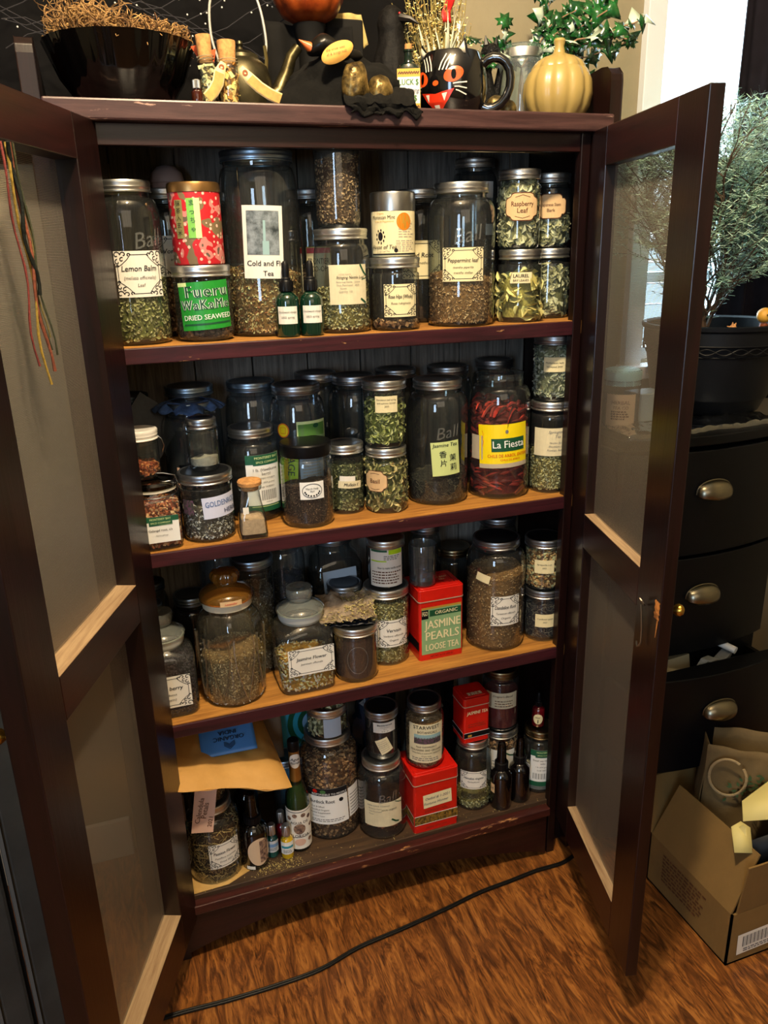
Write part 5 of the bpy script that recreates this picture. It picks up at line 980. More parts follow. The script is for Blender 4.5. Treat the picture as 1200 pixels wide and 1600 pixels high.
# kettle
KM=mat('#4a4430',.38,.85,var=.4,scale=30); t=thing('kettle','small tarnished brass kettle with tall white wire handle and spout','kettle',(.254,.135,z),0,GT)
G().lathe([(.0005,.002),(.040,0),(.047,.006),(.050,.03),(.048,.055),(.042,.075),(.030,.086),(.026,.088)],44).build('kettle_body',KM,t)
k=G().lathe([(.030,.086),(.029,.091),(.018,.097),(.006,.100),(.004,.104),(.006,.108),(.005,.112),(.0005,.113)],30).build('lid',KM,t)
G().tube([(.044,-.004,.026),(.062,-.006,.042),(.072,-.008,.066),(.082,-.009,.092),(.094,-.010,.106)],[.017,.015,.011,.009,.0085],12,caps=False).build('spout',mat('#5a5238',.32,.9,var=.5,scale=60),t)
G().tube(smooth3([(-.034,0,.080),(-.044,0,.12),(-.040,0,.17),(-.015,0,.205),(.015,0,.205),(.036,0,.165),(.044,0,.115),(.040,0,.088)]),.0020,8).build('wire_handle',mat('#c4c0b4',.35,.3),t,label='pale wire handle')
g=G(); g.tube([(.036,-.012,.05),(.040,-.012,.085),(.038,-.012,.105)],.003,6); g.build('handle_bracket',mat('#7a6a3c',.35,.8),t)
# black stretch cloth heap with crumpled gold foil tissue
BC=mat('#0c0b09',.95,var=.35,scale=50,bump=.8,bscale=70)
def lump(name,label,c,sc,sd,m,cat,flat=True,amp=.25,fr=18):
    g=G(); g.ball((0,0,0),1,0,44,28,sc)
    V=[]
    for p in g.v:
        q=Vector(p); n=noise.noise(q*fr+Vector((sd,0,0)))*amp+noise.noise(q*fr*2.6+Vector((0,sd,0)))*amp*.5; q*=1+n
        if flat: q.z=max(q.z,-c[2]+z) if c[2]+q.z<z else q.z
        V.append(tuple(q))
    g.v=V; return tag(g.build(name,m,loc=c,smooth=60),label,cat,GT)
lump('black_cloth','soft heap of black stretch cloth in the middle of the cabinet top',(.405,.075,z+.012),(.118,.075,.074),3,BC,'cloth')
g=G()
def drp(u,v):
    w_=min(1,v*1.9); x=.385+.115*u+.006*math.sin(v*9); y=.04-.064*w_+.006*noise.noise((u*9,v*5,1)); zz=z+.034-.030*w_**2-.020*max(0,v-.5)/.5*(.8+.5*noise.noise((u*7,0,4)))+.006*noise.noise((u*11,v*7,2)); return (x,y,zz)
g.grid(drp,36,18); g.build('draped_end',BC,[o for o in COL.objects if o.name=='black_cloth'][0],solid=.003).location=(-.405,-.075,-(z+.012))
GF=mat('#9a8048',.35,.7,alt='#2a1f10',scale=55,bump=.9,bscale=60)
lump('gold_tissue_ball','crumpled black-veined gold tissue ball at left of the cloth',(.402,-.004,z+.0315),(.022,.016,.031),5,GF,'ornament',False,.16,40)
lump('gold_tissue_ball','crumpled black-veined gold tissue ball at right, nearer the bottle',(.445,.004,z+.024),(.020,.016,.024),8,GF,'ornament',False,.16,40)
tag(G().grid(lambda u,v:(.30+.16*u+.0*v,.175+.03*math.sin(u*2.7)-.012*math.sin(v*3)+.004*math.sin(u*23),z+.155*v),40,10).build('black_veil',mat('#0e0d0c',.9,var=.3,scale=40),solid=.002,smooth=60),'black cloth hanging below the orange pumpkin bucket','cloth',GT)
t=thing('orange_pumpkin','glossy orange pumpkin bowl with darker stripes, cut by the top edge','pumpkin',(.385,.185,z+.155),0,GT)
G().lathe([(.0005,0),(.025,.001),(.045,.012),(.058,.035),(.060,.06),(.052,.085),(.035,.098),(.0005,.10)],96,0,lambda a,zz:1+.045*abs(math.cos(5*a))).build('pumpkin_shell',mat('#b0501c',.3,coat=.4,alt='#7a2a10',scale=22),t)
# stand so it does not float
G().lathe([(.030,-.155),(.034,-.152),(.020,-.1),(.020,-.03),(.028,-.002),(.0005,.0)],28).build('stand',mat('#0e0d0c',.8),t)
# black crow head with orange beak and cream oval card
t=thing('black_crow','black crow figure with small orange beak lying on the cloth','figurine',(.372,.030,z+.078),0,GT)
g=G(); g.ball((0,0,0),.026,0,20,14,(1.35,.8,.62)); g.ball((.032,.010,.002),.017,0,16,10,(1.6,.7,.6)); g.v=[(p[0],p[1],p[2]+.012*math.exp(-((p[0]+.01)/.02)**2)) for p in g.v]; g.build('crow_body',mat('#14120f',.3,bump=.6,bscale=60,var=.2),t)
G().lathe([(.0075,0),(.0065,.006),(.003,.015),(.0004,.022)],12,0,None,Matrix.Translation((-.028,-.004,.006))@Matrix.Rotation(-PI/2+.5,4,'Y')).build('beak',mat('#c8642a',.4),t)
o=tag(G().add([(.028*math.cos(a)*(1 if math.cos(a)>0 else .9),0,.014*math.sin(a)+.005*math.cos(a)) for a in [2*PI*i/30 for i in range(30)]],[tuple(range(30))]).build('oval_card',mat('#e0a850',.7,var=.06,scale=40),solid=.0012,loc=(.374,-.006,z+.073),rot=(math.radians(-12),math.radians(-14),math.radians(-4))),'cream-orange oval card with faint handwriting in front of the crow','card',GT)
label_mesh(o,None,dict(w=.036,z0=-.008,z1=.010,bg=None,T=[('the crow sees',0,.75,.3,'brown',.2,0,0,.9),('all & brings luck',0,.4,.3,'brown',.2,0,0,.9)]),'handwriting',flat_y=-.0008)
# cream embroidered cloth corner and raven
tag(G().grid(lambda u,v:(-.022+.052*u+.012*v,.004*math.sin(u*9),.05-.05*v+.004*math.sin(u*14)*v),16,10).build('cream_cloth',mat('#b8a060',.85,var=.1,scale=120,bump=.5),loc=(.462,.225,z+.135),solid=.002),'corner of cream embroidered cloth hanging at the back','cloth',GT)
tag(G().box((-.03,-.03,0),(.04,.03,.175)).build('black_box',mat('#0e0c0a',.6),loc=(.452,.232-.006+.02,z),smooth=0,bevel=.003),'black box standing at the back under the cream cloth','box',GT)
t=thing('black_raven','black feathered raven figure standing between the cloth and the flower bundle','figurine',(.520,.150,z),0,GT)
RV=mat('#0b0908',.7,var=.5,scale=90,bump=.8,bscale=90)
g=G().lathe([(.0005,0),(.026,.002),(.034,.03),(.036,.07),(.030,.105),(.023,.125),(.022,.142),(.024,.155),(.019,.172),(.008,.181),(.0005,.182)],40,0,lambda a,zz:1+.05*math.sin(9*a+zz*150)); g.build('raven_body',RV,t)
G().tube([(.010,-.018,.160),(.024,-.030,.156),(.036,-.038,.148)],[.008,.005,.001],8).build('beak',mat('#1c1816',.3),t)
G().ball((.008,-.0205,.166),.0022,0,8,6).build('eye',mat('#b01818',.2),t)
G().tube([(-.012,.01,.10),(-.03,.02,.05),(-.04,.03,.01)],[.018,.012,.003],8,flat=.4).build('wing',RV,t)
lump('tan_parchment','crumpled pale parchment scrap behind the green bottle',(.478,.085,z+.035),(.028,.012,.030),9,mat('#c0a478',.7,alt='#4a3420',scale=60,bump=.5),'paper',True,.2,30)
# lucky oil bottle
t=thing('oil_bottle','square dark green corked bottle with hand-lettered oil label','bottle',(.508,.040,z),facing(.508,.04),GT)
sb=lambda a,zz:1+(sq(6)(a,0)-1)*max(0,min(1,(.066-zz)/.01))
G().lathe([(.0005,.001),(.0165,0),(.0190,.002),(.0192,.06),(.0165,.069),(.008,.074),(.0068,.078),(.0068,.088),(.0082,.089),(.0082,.092),(.006,.0925)],56,0,sb).build('bottle_body',mat('#0a1c12',.08,coat=1),t)
G().lathe([(.0005,.088),(.0055,.088),(.0060,.100),(.0005,.1005)],18).build('cork_stopper',CORK,t)
label_mesh(t,None,dict(w=.037,z0=.002,z1=.062,bg='gold',R=[(-.48,.16,.48,.80,'paper',1)],St=[([(x_,.9+.03*math.sin(x_*60)) for x_ in [(-.45+.9*i/30) for i in range(31)]],.03,'brown'),([(x_,.08+.03*math.sin(x_*50)) for x_ in [(-.45+.9*i/30) for i in range(31)]],.03,'brown')],T=[('LUCK $',-.0,.67,.20,'stamp',0,0,.02,.84),('Manifesting',0,.47,.16,'ltr2',.3,0,.006,.9),('OIL $',0,.28,.20,'stamp',0,0,.02,.7)]),'paper_label',flat_y=-.0194)
# cat mug
t=thing('cat_mug','glossy black mug shaped like a grinning cat head, orange eyes','mug',(.602,.078,z),facing(.602,.078)-.50,GT); t.scale=(1.14,1.14,1.16)
MB=mat('#0b0a0b',.12,coat=1)
mp=[(.0005,.002),(.030,0),(.040,.003),(.048,.016),(.052,.035),(.051,.055),(.047,.070),(.043,.082),(.0415,.084),(.040,.082),(.044,.068),(.048,.05),(.047,.02),(.0005,.008)]
G().lathe(mp,64).build('mug_body',MB,t)
def mr(zz):
    for (a,b),(c,d) in zip(mp[1:8],mp[2:9]):
        if b<=zz<=d: return a+(c-a)*(zz-b)/(d-b)
    return .05
for s_ in (-1,1):
    g=G(); b=Vector((s_*.030,-.026,.076)); g.add([b+Vector((-s_*.012,-.004,0)),b+Vector((s_*.012,.004,-.006)),b+Vector((0,.012,0)),b+Vector((s_*.006,-.002,.022)),b+Vector((-s_*.002,.007,-.004))],[(0,1,3),(1,2,3),(2,0,3),(0,2,1)]); e_=g.build('ear',MB,t,bevel=.001)
    G().add([b+Vector((-s_*.006,-.0052,.004)),b+Vector((s_*.007,-.0012,.001)),b+Vector((s_*.005,-.0036,.016))],[(0,1,2)]).build('inner_ear',mat('#d8ceb4',.4),e_,solid=.001)
G().tube([(r_*math.cos(.42),r_*math.sin(.42),h_) for r_,h_ in ((.044,.068),(.052,.0745),(.060,.077),(.070,.0755),(.078,.070),(.084,.061),(.086,.049),(.085,.037),(.080,.025),(.072,.016),(.062,.0115),(.053,.0105),(.044,.014))],.0066,14).build('handle',MB,t)
def paint(name,m,polys=(),strokes=(),lift=.0006):
    g=G()
    def pj(x,zz,l=0): r=mr(zz)+lift+l; a=x/ .050; return (r*math.sin(a),-r*math.cos(a),zz)
    for P in polys:
        n0=len(P); P=[(P[q][0]+(P[(q+1)%n0][0]-P[q][0])*w_/5,P[q][1]+(P[(q+1)%n0][1]-P[q][1])*w_/5) for q in range(n0) for w_ in range(5)]
        n=len(P); cx_=sum(p[0] for p in P)/n; cz_=sum(p[1] for p in P)/n; V=[pj(cx_,cz_)]; R_=6
        for q in range(1,R_+1): V+=[pj(cx_+(p[0]-cx_)*q/R_,cz_+(p[1]-cz_)*q/R_) for p in P]
        F=[(0,1+i,1+(i+1)%n) for i in range(n)]
        for q in range(R_-1): F+=[(1+q*n+i,1+(q+1)*n+i,1+(q+1)*n+(i+1)%n,1+q*n+(i+1)%n) for i in range(n)]
        g.add(V,F)
    for P,wd in strokes: v,f=stroke(P,wd); g.add([pj(*p) for p in v],f)
    return g.build(name,m,t,smooth=60)
eye=lambda cx,cz,rx,rz,tl:[(cx+rx*math.cos(a)*math.cos(tl)-rz*math.sin(a)*math.sin(tl),cz+rx*math.cos(a)*math.sin(tl)+rz*math.sin(a)*math.cos(tl)) for a in [2*PI*i/24 for i in range(24)]]
ORG=mat('#e0521c',.25,coat=.6); WPT=mat('#e8e0cc',.35); 
paint('painted_eyes',ORG,[eye(.027,.050,.0145,.0095,.35),eye(-.026,.048,.0145,.0095,-.35),eye(.001,.040,.0045,.0035,0)])
paint('pupils',mat('#050505',.2),[eye(.027,.050,.0035,.0065,0),eye(-.023,.048,.0035,.0065,0)],lift=.0011)
paint('grin',mat('#d83418',.3,coat=.5),[[(-.026,.0300),(0,.0265),(.028,.0320),(.019,.018),(.010,.008),(.002,.003),(-.008,.008),(-.017,.018)]])
paint('teeth',WPT,[[(-.017,.0268),(-.010,.0262),(-.0125,.0165)],[(.010,.0262),(.018,.0275),(.0135,.0170)],[(-.004,.0125),(.005,.0125),(.005,.0065),(-.003,.0065)]],lift=.0011)
wk=[]
for s_ in (-1,1):
    for k in range(3): wk.append(([(s_*(.026+.002*k),.038-.004*k),(s_*.034,.037-.005*k+.002),(s_*.046,.040-.008*k)],.0015))
    for k in range(3): wk.append(([(s_*(.006+.005*k),.056),(s_*(.009+.006*k),.066),(s_*(.016+.007*k),.077-.001*k)],.0018))
paint('whiskers',WPT,(),wk)
# dried flower bundle in the mug
t=thing('dried_flower_bundle','bundle of dried yellow flowers and grasses tied with red ribbon','flowers',(.612,.150,z),0,GT)
rn=random.Random(21); g=G(); h=G(); lf=G()
for i in range(95):
    a=rn.uniform(0,2*PI); s_=rn.uniform(0,.032); b=Vector((.012*math.cos(a),.012*math.sin(a),.03)); tp=Vector((-.01+s_*2.6*math.cos(a)*1.0,s_*math.sin(a),.14+.085*rn.random())); mid=(b+tp)/2+Vector((rn.uniform(-.01,.01),rn.uniform(-.01,.01),0))
    g.tube([b,mid,tp],.0007,4)
    for q in range(16):
        u=.45+.55*rn.random(); p=b.lerp(tp,u)+Vector((rn.gauss(0,.004),rn.gauss(0,.004),rn.gauss(0,.003))); l=rn.uniform(.004,.010); d=Vector((rn.uniform(-1,1),rn.uniform(-1,1),rn.uniform(-.3,1))).normalized()*l; n=d.orthogonal().normalized()*rn.uniform(.0006,.002)
        h.add([p,p+d*.5+n,p+d,p+d*.5-n],[(0,1,2,3)])
for i in range(26):
    a=rn.uniform(0,2*PI); b=Vector((.02*math.cos(a),.02*math.sin(a),.08)); tp=b+Vector((rn.uniform(-.05,.05),rn.uniform(-.03,.02),rn.uniform(.03,.09))); n=Vector((.003,0,.002)); lf.add([b,b.lerp(tp,.5)+n,tp,b.lerp(tp,.5)-n],[(0,1,2,3)])
g.build('stems',mat('#8a7a40',.8),t); h.build('flower_heads',flakemat(('#6a4a14','#b08a34','#d8b860','#e8d494','#8a6a2a')),t,kind='stuff',smooth=0); lf.build('silver_leaves',mat('#b8b8a0',.7),t,solid=.0005)
G().grid(lambda u,v:(-.006+.016*u+.004*math.sin(v*6),-.026-.003*math.sin(v*9),.20-.045*v),5,8).build('red_ribbon',mat('#c8201c',.5),t,solid=.001)
# black glitter cat, silver capped bottle, jar of ivy, gourds, pumpkin
t=thing('glitter_cat','small sitting black glittered cat figure behind the mug handle','figurine',(.695,.150,z),0,GT)
g=G().lathe([(.0005,0),(.026,.002),(.028,.02),(.024,.05),(.017,.08),(.013,.10),(.0005,.108)],32); g.ball((-.0,0,.0),.001); g.ball((.012,-.006,.118),.017,0,20,12,(1.1,.9,.9)); g.tube([(.022,0,.03),(.034,0,.09),(.038,0,.125)],[.009,.006,.003],8)
g.build('cat_body',mat('#0c0b0c',.25,bump=1.0,bscale=400,var=.6,scale=300),t)
for s_ in (-1,1): G().tube([(.012+s_*.009,-.006,.130),(.012+s_*.011,-.006,.145)],[.006,.0006],6).build('ear',mat('#0c0b0c',.3),t)
t=thing('steel_cap_bottle','clear bottle with bright steel cap behind the flower bundle','bottle',(.672,.205,z),0,GT)
G().lathe([(.0005,.002),(.024,0),(.026,.005),(.026,.10),(.012,.125),(.011,.14)],32).build('bottle_body',COOL,t); G().lathe([(.0125,.135),(.0125,.175),(.011,.178),(.0005,.178)],30,0,None,None,(0,1)).build('cap',SILVER,t)
for i,(x,y,r_) in enumerate(((.690,.085,.020),(.700,.060,.015))):
    lump('gold_gourd','small gilded warty gourd %s behind the mug handle'%('at the back' if i==0 else 'at the front, smaller,'),(x,y,z+r_*.95),(r_,r_,r_*1.0),12+i,mat('#8a7440',.4,.5,alt='#2a2214',scale=60,bump=.5),'gourd',True,.12,40)
ij=jar('open-topped clear jar with steel ring holding the ivy sprig',.778,.160,z,.042,.134,.86,.74,None,gl=glass('#d8e6e8',gain=2.5,edge=.6,body=.10),group=GT,open_=True)
G().lathe([(.0380,.112),(.0395,.113),(.0398,.124),(.0385,.128),(.0372,.128)],80,0,None,None,(1,2)).build('screw_band',SILVER,ij)
t=thing('ivy_sprig','sprig of glossy green ivy leaves rising from the open jar','plant',(.778,.160,z),0,GT)
rn=random.Random(33); st=G(); lv=[G(),G()]
def ivy(p,nrm,s_,tw,gi):
    z_=Vector(nrm).normalized(); x=z_.orthogonal().normalized(); x=Matrix.Rotation(tw,3,z_)@x; y=z_.cross(x)
    pts=[(0,-.15),(.30,-.42),(.36,-.10),(.72,-.02),(.40,.22),(.30,.45),(0,1.0),(-.30,.45),(-.40,.22),(-.72,-.02),(-.36,-.10),(-.30,-.42)]
    V=[Vector(p)+z_*s_*.04]+[Vector(p)+x*a*s_+y*b*s_+z_*(-.18*s_*abs(a)-.12*s_*b*b) for a,b in pts]; n=len(pts); lv[gi].add(V,[(0,1+i,1+(i+1)%n) for i in range(n)])
for k in range(20):
    a=rn.uniform(-.5,.9) if k<14 else rn.uniform(2.2,3.6); L_=rn.uniform(.12,.27) if k<14 else rn.uniform(.05,.13); d=Vector((math.cos(a),rn.uniform(-.55,.35),rn.uniform(.35,1.1))); p=Vector((0,0,.10)); pts=[Vector((rn.uniform(-.01,.01),rn.uniform(-.01,.01),.02)),p.copy()]
    n=int(L_/.016)
    for i in range(n):
        d=(d+Vector((rn.uniform(-.35,.35),rn.uniform(-.35,.35),rn.uniform(-.32,.20)))).normalized(); p=p+d*.016; 
        if p.z<.085: p.z=.085
        if p.y>.10: p.y=.10
        pts.append(p.copy())
        if i>0:
            for q in range(1 if rn.random()<.5 else 2): ivy(p+Vector((rn.uniform(-.008,.008),rn.uniform(-.008,.004),rn.uniform(-.006,.006))),(rn.uniform(-.5,.5),-1+rn.uniform(-.2,.8),rn.uniform(-.2,.9)),rn.uniform(.016,.031),rn.uniform(0,6.3),rn.random()<.22)
    st.tube(pts,.0012,5)
st.build('stems',mat('#8a6a50',.7),t); lv[0].build('leaves',mat('#1b5c26',.25,alt='#0a2c14',scale=25,coat=.5),t,solid=.0006); lv[1].build('pale_leaves',mat('#b8c8b4',.3,coat=.4),t,solid=.0006)
t=thing('ceramic_pumpkin','matte pale yellow ceramic pumpkin jar with lidded stem','pumpkin',(.800,.066,z),facing(.8,.066),GT)
PY=mat('#a48c50',.38,var=.06,scale=12,coat=.25)
prf=lambda a,zz:1-.055*abs(math.cos(5.5*a+.4))**5
pp=[(.0005,.003),(.034,0),(.046,.004),(.057,.020),(.0615,.040),(.0595,.060),(.052,.076),(.046,.082)]
G().lathe(pp,110,0,prf).build('pumpkin_body',PY,t)
ld=G().lathe([(.0475,.0795),(.0470,.0835),(.040,.092),(.028,.099),(.015,.103),(.0105,.106),(.0080,.116),(.0105,.124),(.0085,.128),(.0005,.129)],110,0,lambda a,zz:prf(a,zz) if zz<.1 else 1).build('lid',PY,t)
# ================================================================ RIGHT OF THE CABINET
BLK=mat('#06070a',.42,var=.2,scale=10)
DX,DY=1.108,-.055; DWD=.205
t=thing('dresser','black bow-fronted dresser with brass cup pulls, bottom drawer pulled open','dresser',(DX,.135,FL))
def bow(u): return -.030*(1-(2*u-1)**2)   # forward bulge
g=G(); g.box((-DWD,-.170,.04),(DWD,.195,.965)); g.build('carcass',BLK,t,smooth=0,bevel=.003)
def bowbox(g,x0,x1,y0,y1,z0,z1,mi=0,n=20):
    V=[]
    for i in range(n+1): u=i/n; x=x0+(x1-x0)*u; V+=[(x,y0+bow(u),z0),(x,y0+bow(u),z1),(x,y1,z0),(x,y1,z1)]
    F=[]
    for i in range(n): a=4*i; F+=[(a,a+4,a+5,a+1),(a+1,a+5,a+7,a+3),(a+2,a+3,a+7,a+6),(a,a+2,a+6,a+4)]
    F+=[(0,1,3,2),(4*n,4*n+2,4*n+3,4*n+1)]; return g.add(V,F,mi)
bowbox(G(),-DWD-.006,DWD+.006,-.190,.200,.970,.990).build('top',BLK,t,smooth=30,bevel=.002)
CUP=mat('#8e8672',.30,1)
def cup(par,x,y,zz):
    g=G()
    def f(u,v):
        a=PI*u; th=PI*.62*v; return (x-.041*math.cos(a),y-.024*math.sin(a)**.8*math.sin(th)-.001,zz+.026*math.cos(th)*math.sin(a)**.7-.008)
    g.grid(f,22,10); c=g.build('cup_pull',CUP,par,solid=.0015,smooth=60)
    g=G(); g.tube([(x-.041*math.cos(PI*i/24),y-.0015,zz-.008+.027*math.sin(PI*i/24)**.7) for i in range(25)],.0016,6); g.build('pull_rim',CUP,c)
for k,(a,b) in enumerate(((.740,.960),(.512,.733),(.285,.505),(.055,.278))):
    a-=FL*0;b-=0
    oy=-.085 if k==2 else 0
    dr_=bowbox(G(),-DWD+.004,DWD-.004,-.190+oy,-.172+oy,a,b).build('drawer_front',BLK,t,smooth=30,bevel=.002)
    cup(dr_,-.005,-.190-.030+oy,(a+b)/2+.03)
    if k==2:
        g=G(); g.box((-DWD+.012,-.175+oy,a+.01),(-DWD+.022,-.16,b-.04)); g.box((DWD-.022,-.175+oy,a+.01),(DWD-.012,-.16,b-.04)); g.box((-DWD+.012,-.175+oy,a+.008),(DWD-.012,-.16,a+.014)); g.build('drawer_box',mat('#15130f',.6),dr_,smooth=0)
# things in the open drawer
def loc(x,y,zz): return (DX+x,.135+y,FL+zz)
t=thing('tape_dispenser','grey packing-tape dispenser with white roller in the open drawer','tape dispenser',loc(.03,-.235,.47),.4)
GP=mat('#7c7f80',.4); g=G(); g.prism([(-.06,.0),(-.03,-.02),(.02,-.015),(.07,.012),(.075,.022),(.03,.012),(.0,.03),(-.03,.035),(-.055,.02)],-.012,.012); g.build('dispenser_body',GP,t,smooth=0,bevel=.002)
G().lathe([(.020,-.011),(.032,-.011),(.032,.011),(.020,.011)],36,0,None,Matrix.Translation((-.03,-.016,.002))@Matrix.Rotation(PI/2,4,'X')).build('tape_roll',mat('#3f443e',.35,coat=.3),t)
G().tube([(.062,-.022,.03),(.062,.02,.036)],.008,14).build('roller',WHITEM,t)
lumpz=z; z=FL
tag(G().box((-.03,-.02,0),(.03,.02,.05)).build('green_packet',mat('#1c4a2a',.5),loc=loc(-.13,-.225,.43),rot=(.2,.1,.3),bevel=.004),'dark green packet at the left of the open drawer','packet')
tag(G().box((-.05,-.012,0),(.05,.012,.045)).build('cream_envelope_stack',mat('#a89a78',.7),loc=loc(-.045,-.195,.445),rot=(-.2,0,.1),bevel=.001),'cream card folder leaning in the open drawer behind the tape dispenser','folder')
z=lumpz
# crinkled plastic film on the dresser top
rn=random.Random(4)
def film(u,v): x=-.19+.38*u; y=-.215-.004*math.sin(u*20)+.10*v-.028*(1-(2*u-1)**2)*0; return (x,y if v>0 else y-.0,.9955+.010*abs(noise.noise((u*14,v*6,1)))+(-.012 if v==0 else 0))
tag(G().grid(film,60,8).build('plastic_film',glass('#a9b8c2',rough=.12,gain=5,edge=.5),loc=(DX,.16,FL),solid=.0004,smooth=20),'crinkled clear plastic sheet along the front of the dresser top','plastic')
# pot and rosemary
PX,PY_,PZ=1.262,.140,.990+FL
t=thing('plant_pot','large round black plant pot with interlaced wave band under the rim','pot',(PX,PY_,PZ))
PT=mat('#0c0e12',.5,var=.15,scale=20,bump=.2)
G().lathe([(.0005,.004),(.100,0),(.108,.006),(.118,.03),(.122,.034),(.124,.038),(.142,.150),(.1465,.153),(.147,.180),(.152,.184),(.153,.192),(.149,.194),(.143,.190),(.138,.160),(.0005,.155)],72).build('pot_body',PT,t)
g=G()
for ph in (0,PI):
    g.tube([((.1455+.001)*math.cos(a),(.1455+.001)*math.sin(a),.142+.006*math.sin(a*14+ph)) for a in [2*PI*i/260 for i in range(261)]],.0016,5,caps=False)
for zz,rr in ((.130,.1400),(.153,.1470)): g.tube([(rr*math.cos(a),rr*math.sin(a),zz) for a in [2*PI*i/72 for i in range(73)]],.0018,5,caps=False)
g.build('wave_band',PT,t,label='raised interlaced wave pattern')
G().lathe([(.0005,.166),(.141,.164)],40).build('soil',mat('#2a1c12',.95,var=.5,scale=200,bump=1),t)
t=thing('rosemary_bush','tall bushy rosemary with grey-green needles growing in the black pot','plant',(PX,PY_,PZ+.16))
rn=random.Random(17); wd=G(); nd=G(); tips=[]
def lim(wx): return 1.585+.30*(wx-1.12) if wx<1.30 else 1.66
def branch(p,d,L_,r_,depth):
    n=max(3,int(L_/.02)); pts=[p.copy()]; rs=[r_]
    for i in range(n):
        d=(d+Vector((rn.uniform(-.22,.22),rn.uniform(-.22,.22),rn.uniform(-.10,.22)))).normalized(); p=p+d*L_/n
        if PY_+p.y>.28: p.y=.28-PY_; d.y=-abs(d.y)
        if p.x+PX<.93: d.x=abs(d.x)
        if p.z+PZ+.16>lim(p.x+PX)-.01: break
        pts.append(p.copy()); rs.append(r_*(1-.6*(i+1)/n))
        if depth<3 and i>=1 and rn.random()<(.75 if depth==0 else .55):
            q=Vector((rn.uniform(-1,1),rn.uniform(-1,.8),rn.uniform(-.3,.9))).normalized(); branch(p.copy(),(d*.6+q*.8).normalized(),L_*rn.uniform(.45,.72),r_*.5,depth+1)
        if depth>=1:
            for q in range(10 if depth>=2 else 6):
                tp_=pts[-2].lerp(pts[-1],rn.random()); wz=tp_.z+PZ+.16; wx=tp_.x+PX
                if wz<lim(wx): tips.append((tp_,d.copy()))
    if len(pts)>1: wd.tube(pts,rs,5)
for k in range(13):
    a=2*PI*k/13+rn.uniform(-.2,.2); tilt=rn.uniform(.2,1.05); d=Vector((math.cos(a)*tilt,math.sin(a)*tilt*.6,1)).normalized()
    if k%3==0: d=Vector((-.85,-.15,.75)).normalized()
    branch(Vector((-.035+.02*math.cos(a),.02*math.sin(a),.0 if k<4 else .05)),d,rn.uniform(.22,.36),.0050 if k<4 else .003,0)
wd.tube([(-.03,0,0),(-.045,0,.05),(-.05,.0,.10)],[.013,.012,.009],8)
print('tips',len(tips))
if len(tips)>13000: tips=rn.sample(tips,13000)
for p,d in tips:
    for s_ in range(4):
        q=Vector((rn.uniform(-1,1),rn.uniform(-1,1),rn.uniform(-.6,1))).normalized(); v=(d*.7+q).normalized()*rn.uniform(.010,.020); n=v.orthogonal().normalized()*.00075
        nd.add([p-n,p+n,p+v+n*.5,p+v-n*.5],[(0,1,2,3)])
wd.build('branches',mat('#4a3626',.85,var=.3,scale=60),t); nd.build('needles',flakemat(('#2e4a3a','#557a64','#7fa48c','#a8c4ae','#3e5e48'),.5),t,kind='stuff',smooth=0)
tag(G().box((-.006,-.002,0),(.006,.002,.075)).build('plant_stake',mat('#b8743a',.7),loc=(PX-.098,PY_-.028,PZ+.150),rot=(0,.06,0)),'flat orange-brown wooden stake in the pot soil','stake')
t=thing('toy_figure','small round-headed yellow figurine with dark mask at the pot rim','figurine',(PX+.022,PY_-.118,PZ+.166))
g=G(); g.ball((0,0,.046),.0155,0,16,12); g.build('head',mat('#d8a03a',.5),t); g=G(); g.tube([(0,0,0),(0,0,.03)],[.010,.008],10); g.build('body',mat('#7a3a14',.6),t)
G().add([(-.010,-.0158,.048),(-.004,-.0165,.052),(0,-.0165,.049),(.004,-.0165,.052),(.010,-.0158,.048),(0,-.0168,.042)],[(0,1,2,5),(2,3,4,5)]).build('dark_mask',mat('#120c08',.6),t,solid=.0015)
t=thing('wooden_star','small spiky tan wooden star lying in the pot beside the stem','ornament',(PX-.048,PY_-.108,PZ+.188)); g=G()
for k in range(7):
    a=k*.9; g.tube([(0,0,0),(.018*math.cos(a),.004*math.sin(k*2),.014*math.sin(a))],[.006,.0005],6)
g.ball((0,0,0),.008,0,8,6); g.build('star_body',mat('#c08a54',.7,var=.2,scale=60),t)
# jar with cloth top seen through the right screen
t=jar('cloth-topped clear jar with pale printed label behind the right door screen',.985,.075,.990+FL,.038,.115,.94,.84,None,gl=COOL,open_=True)
G().lathe([(.0005,.119),(.030,.118),(.038,.114),(.0385,.100),(.037,.096),(.0375,.086)],40,0,lambda a,zz:1+.03*math.sin(12*a)).build('cloth_cover',mat('#a8dce0',.5),t)
label_mesh(t,.0383,L(.062,.004,.070,0,bg='pinkl',R=smudge(4,.6,.2,.5,'brown',.05,4),T=[('HERBAL',0,.74,.16,'brown',0,0,.006,.6),('TEA CO',0,.58,.14,'brown',0,0,.006,.5)]))
tag(G().box((-.035,-.03,0),(.035,.03,.060)).build('small_carton',mat('#9db4bc',.6),loc=(1.065,.10,.991+FL),bevel=.002,smooth=0),'small pale carton beside the cloth-topped jar','box')
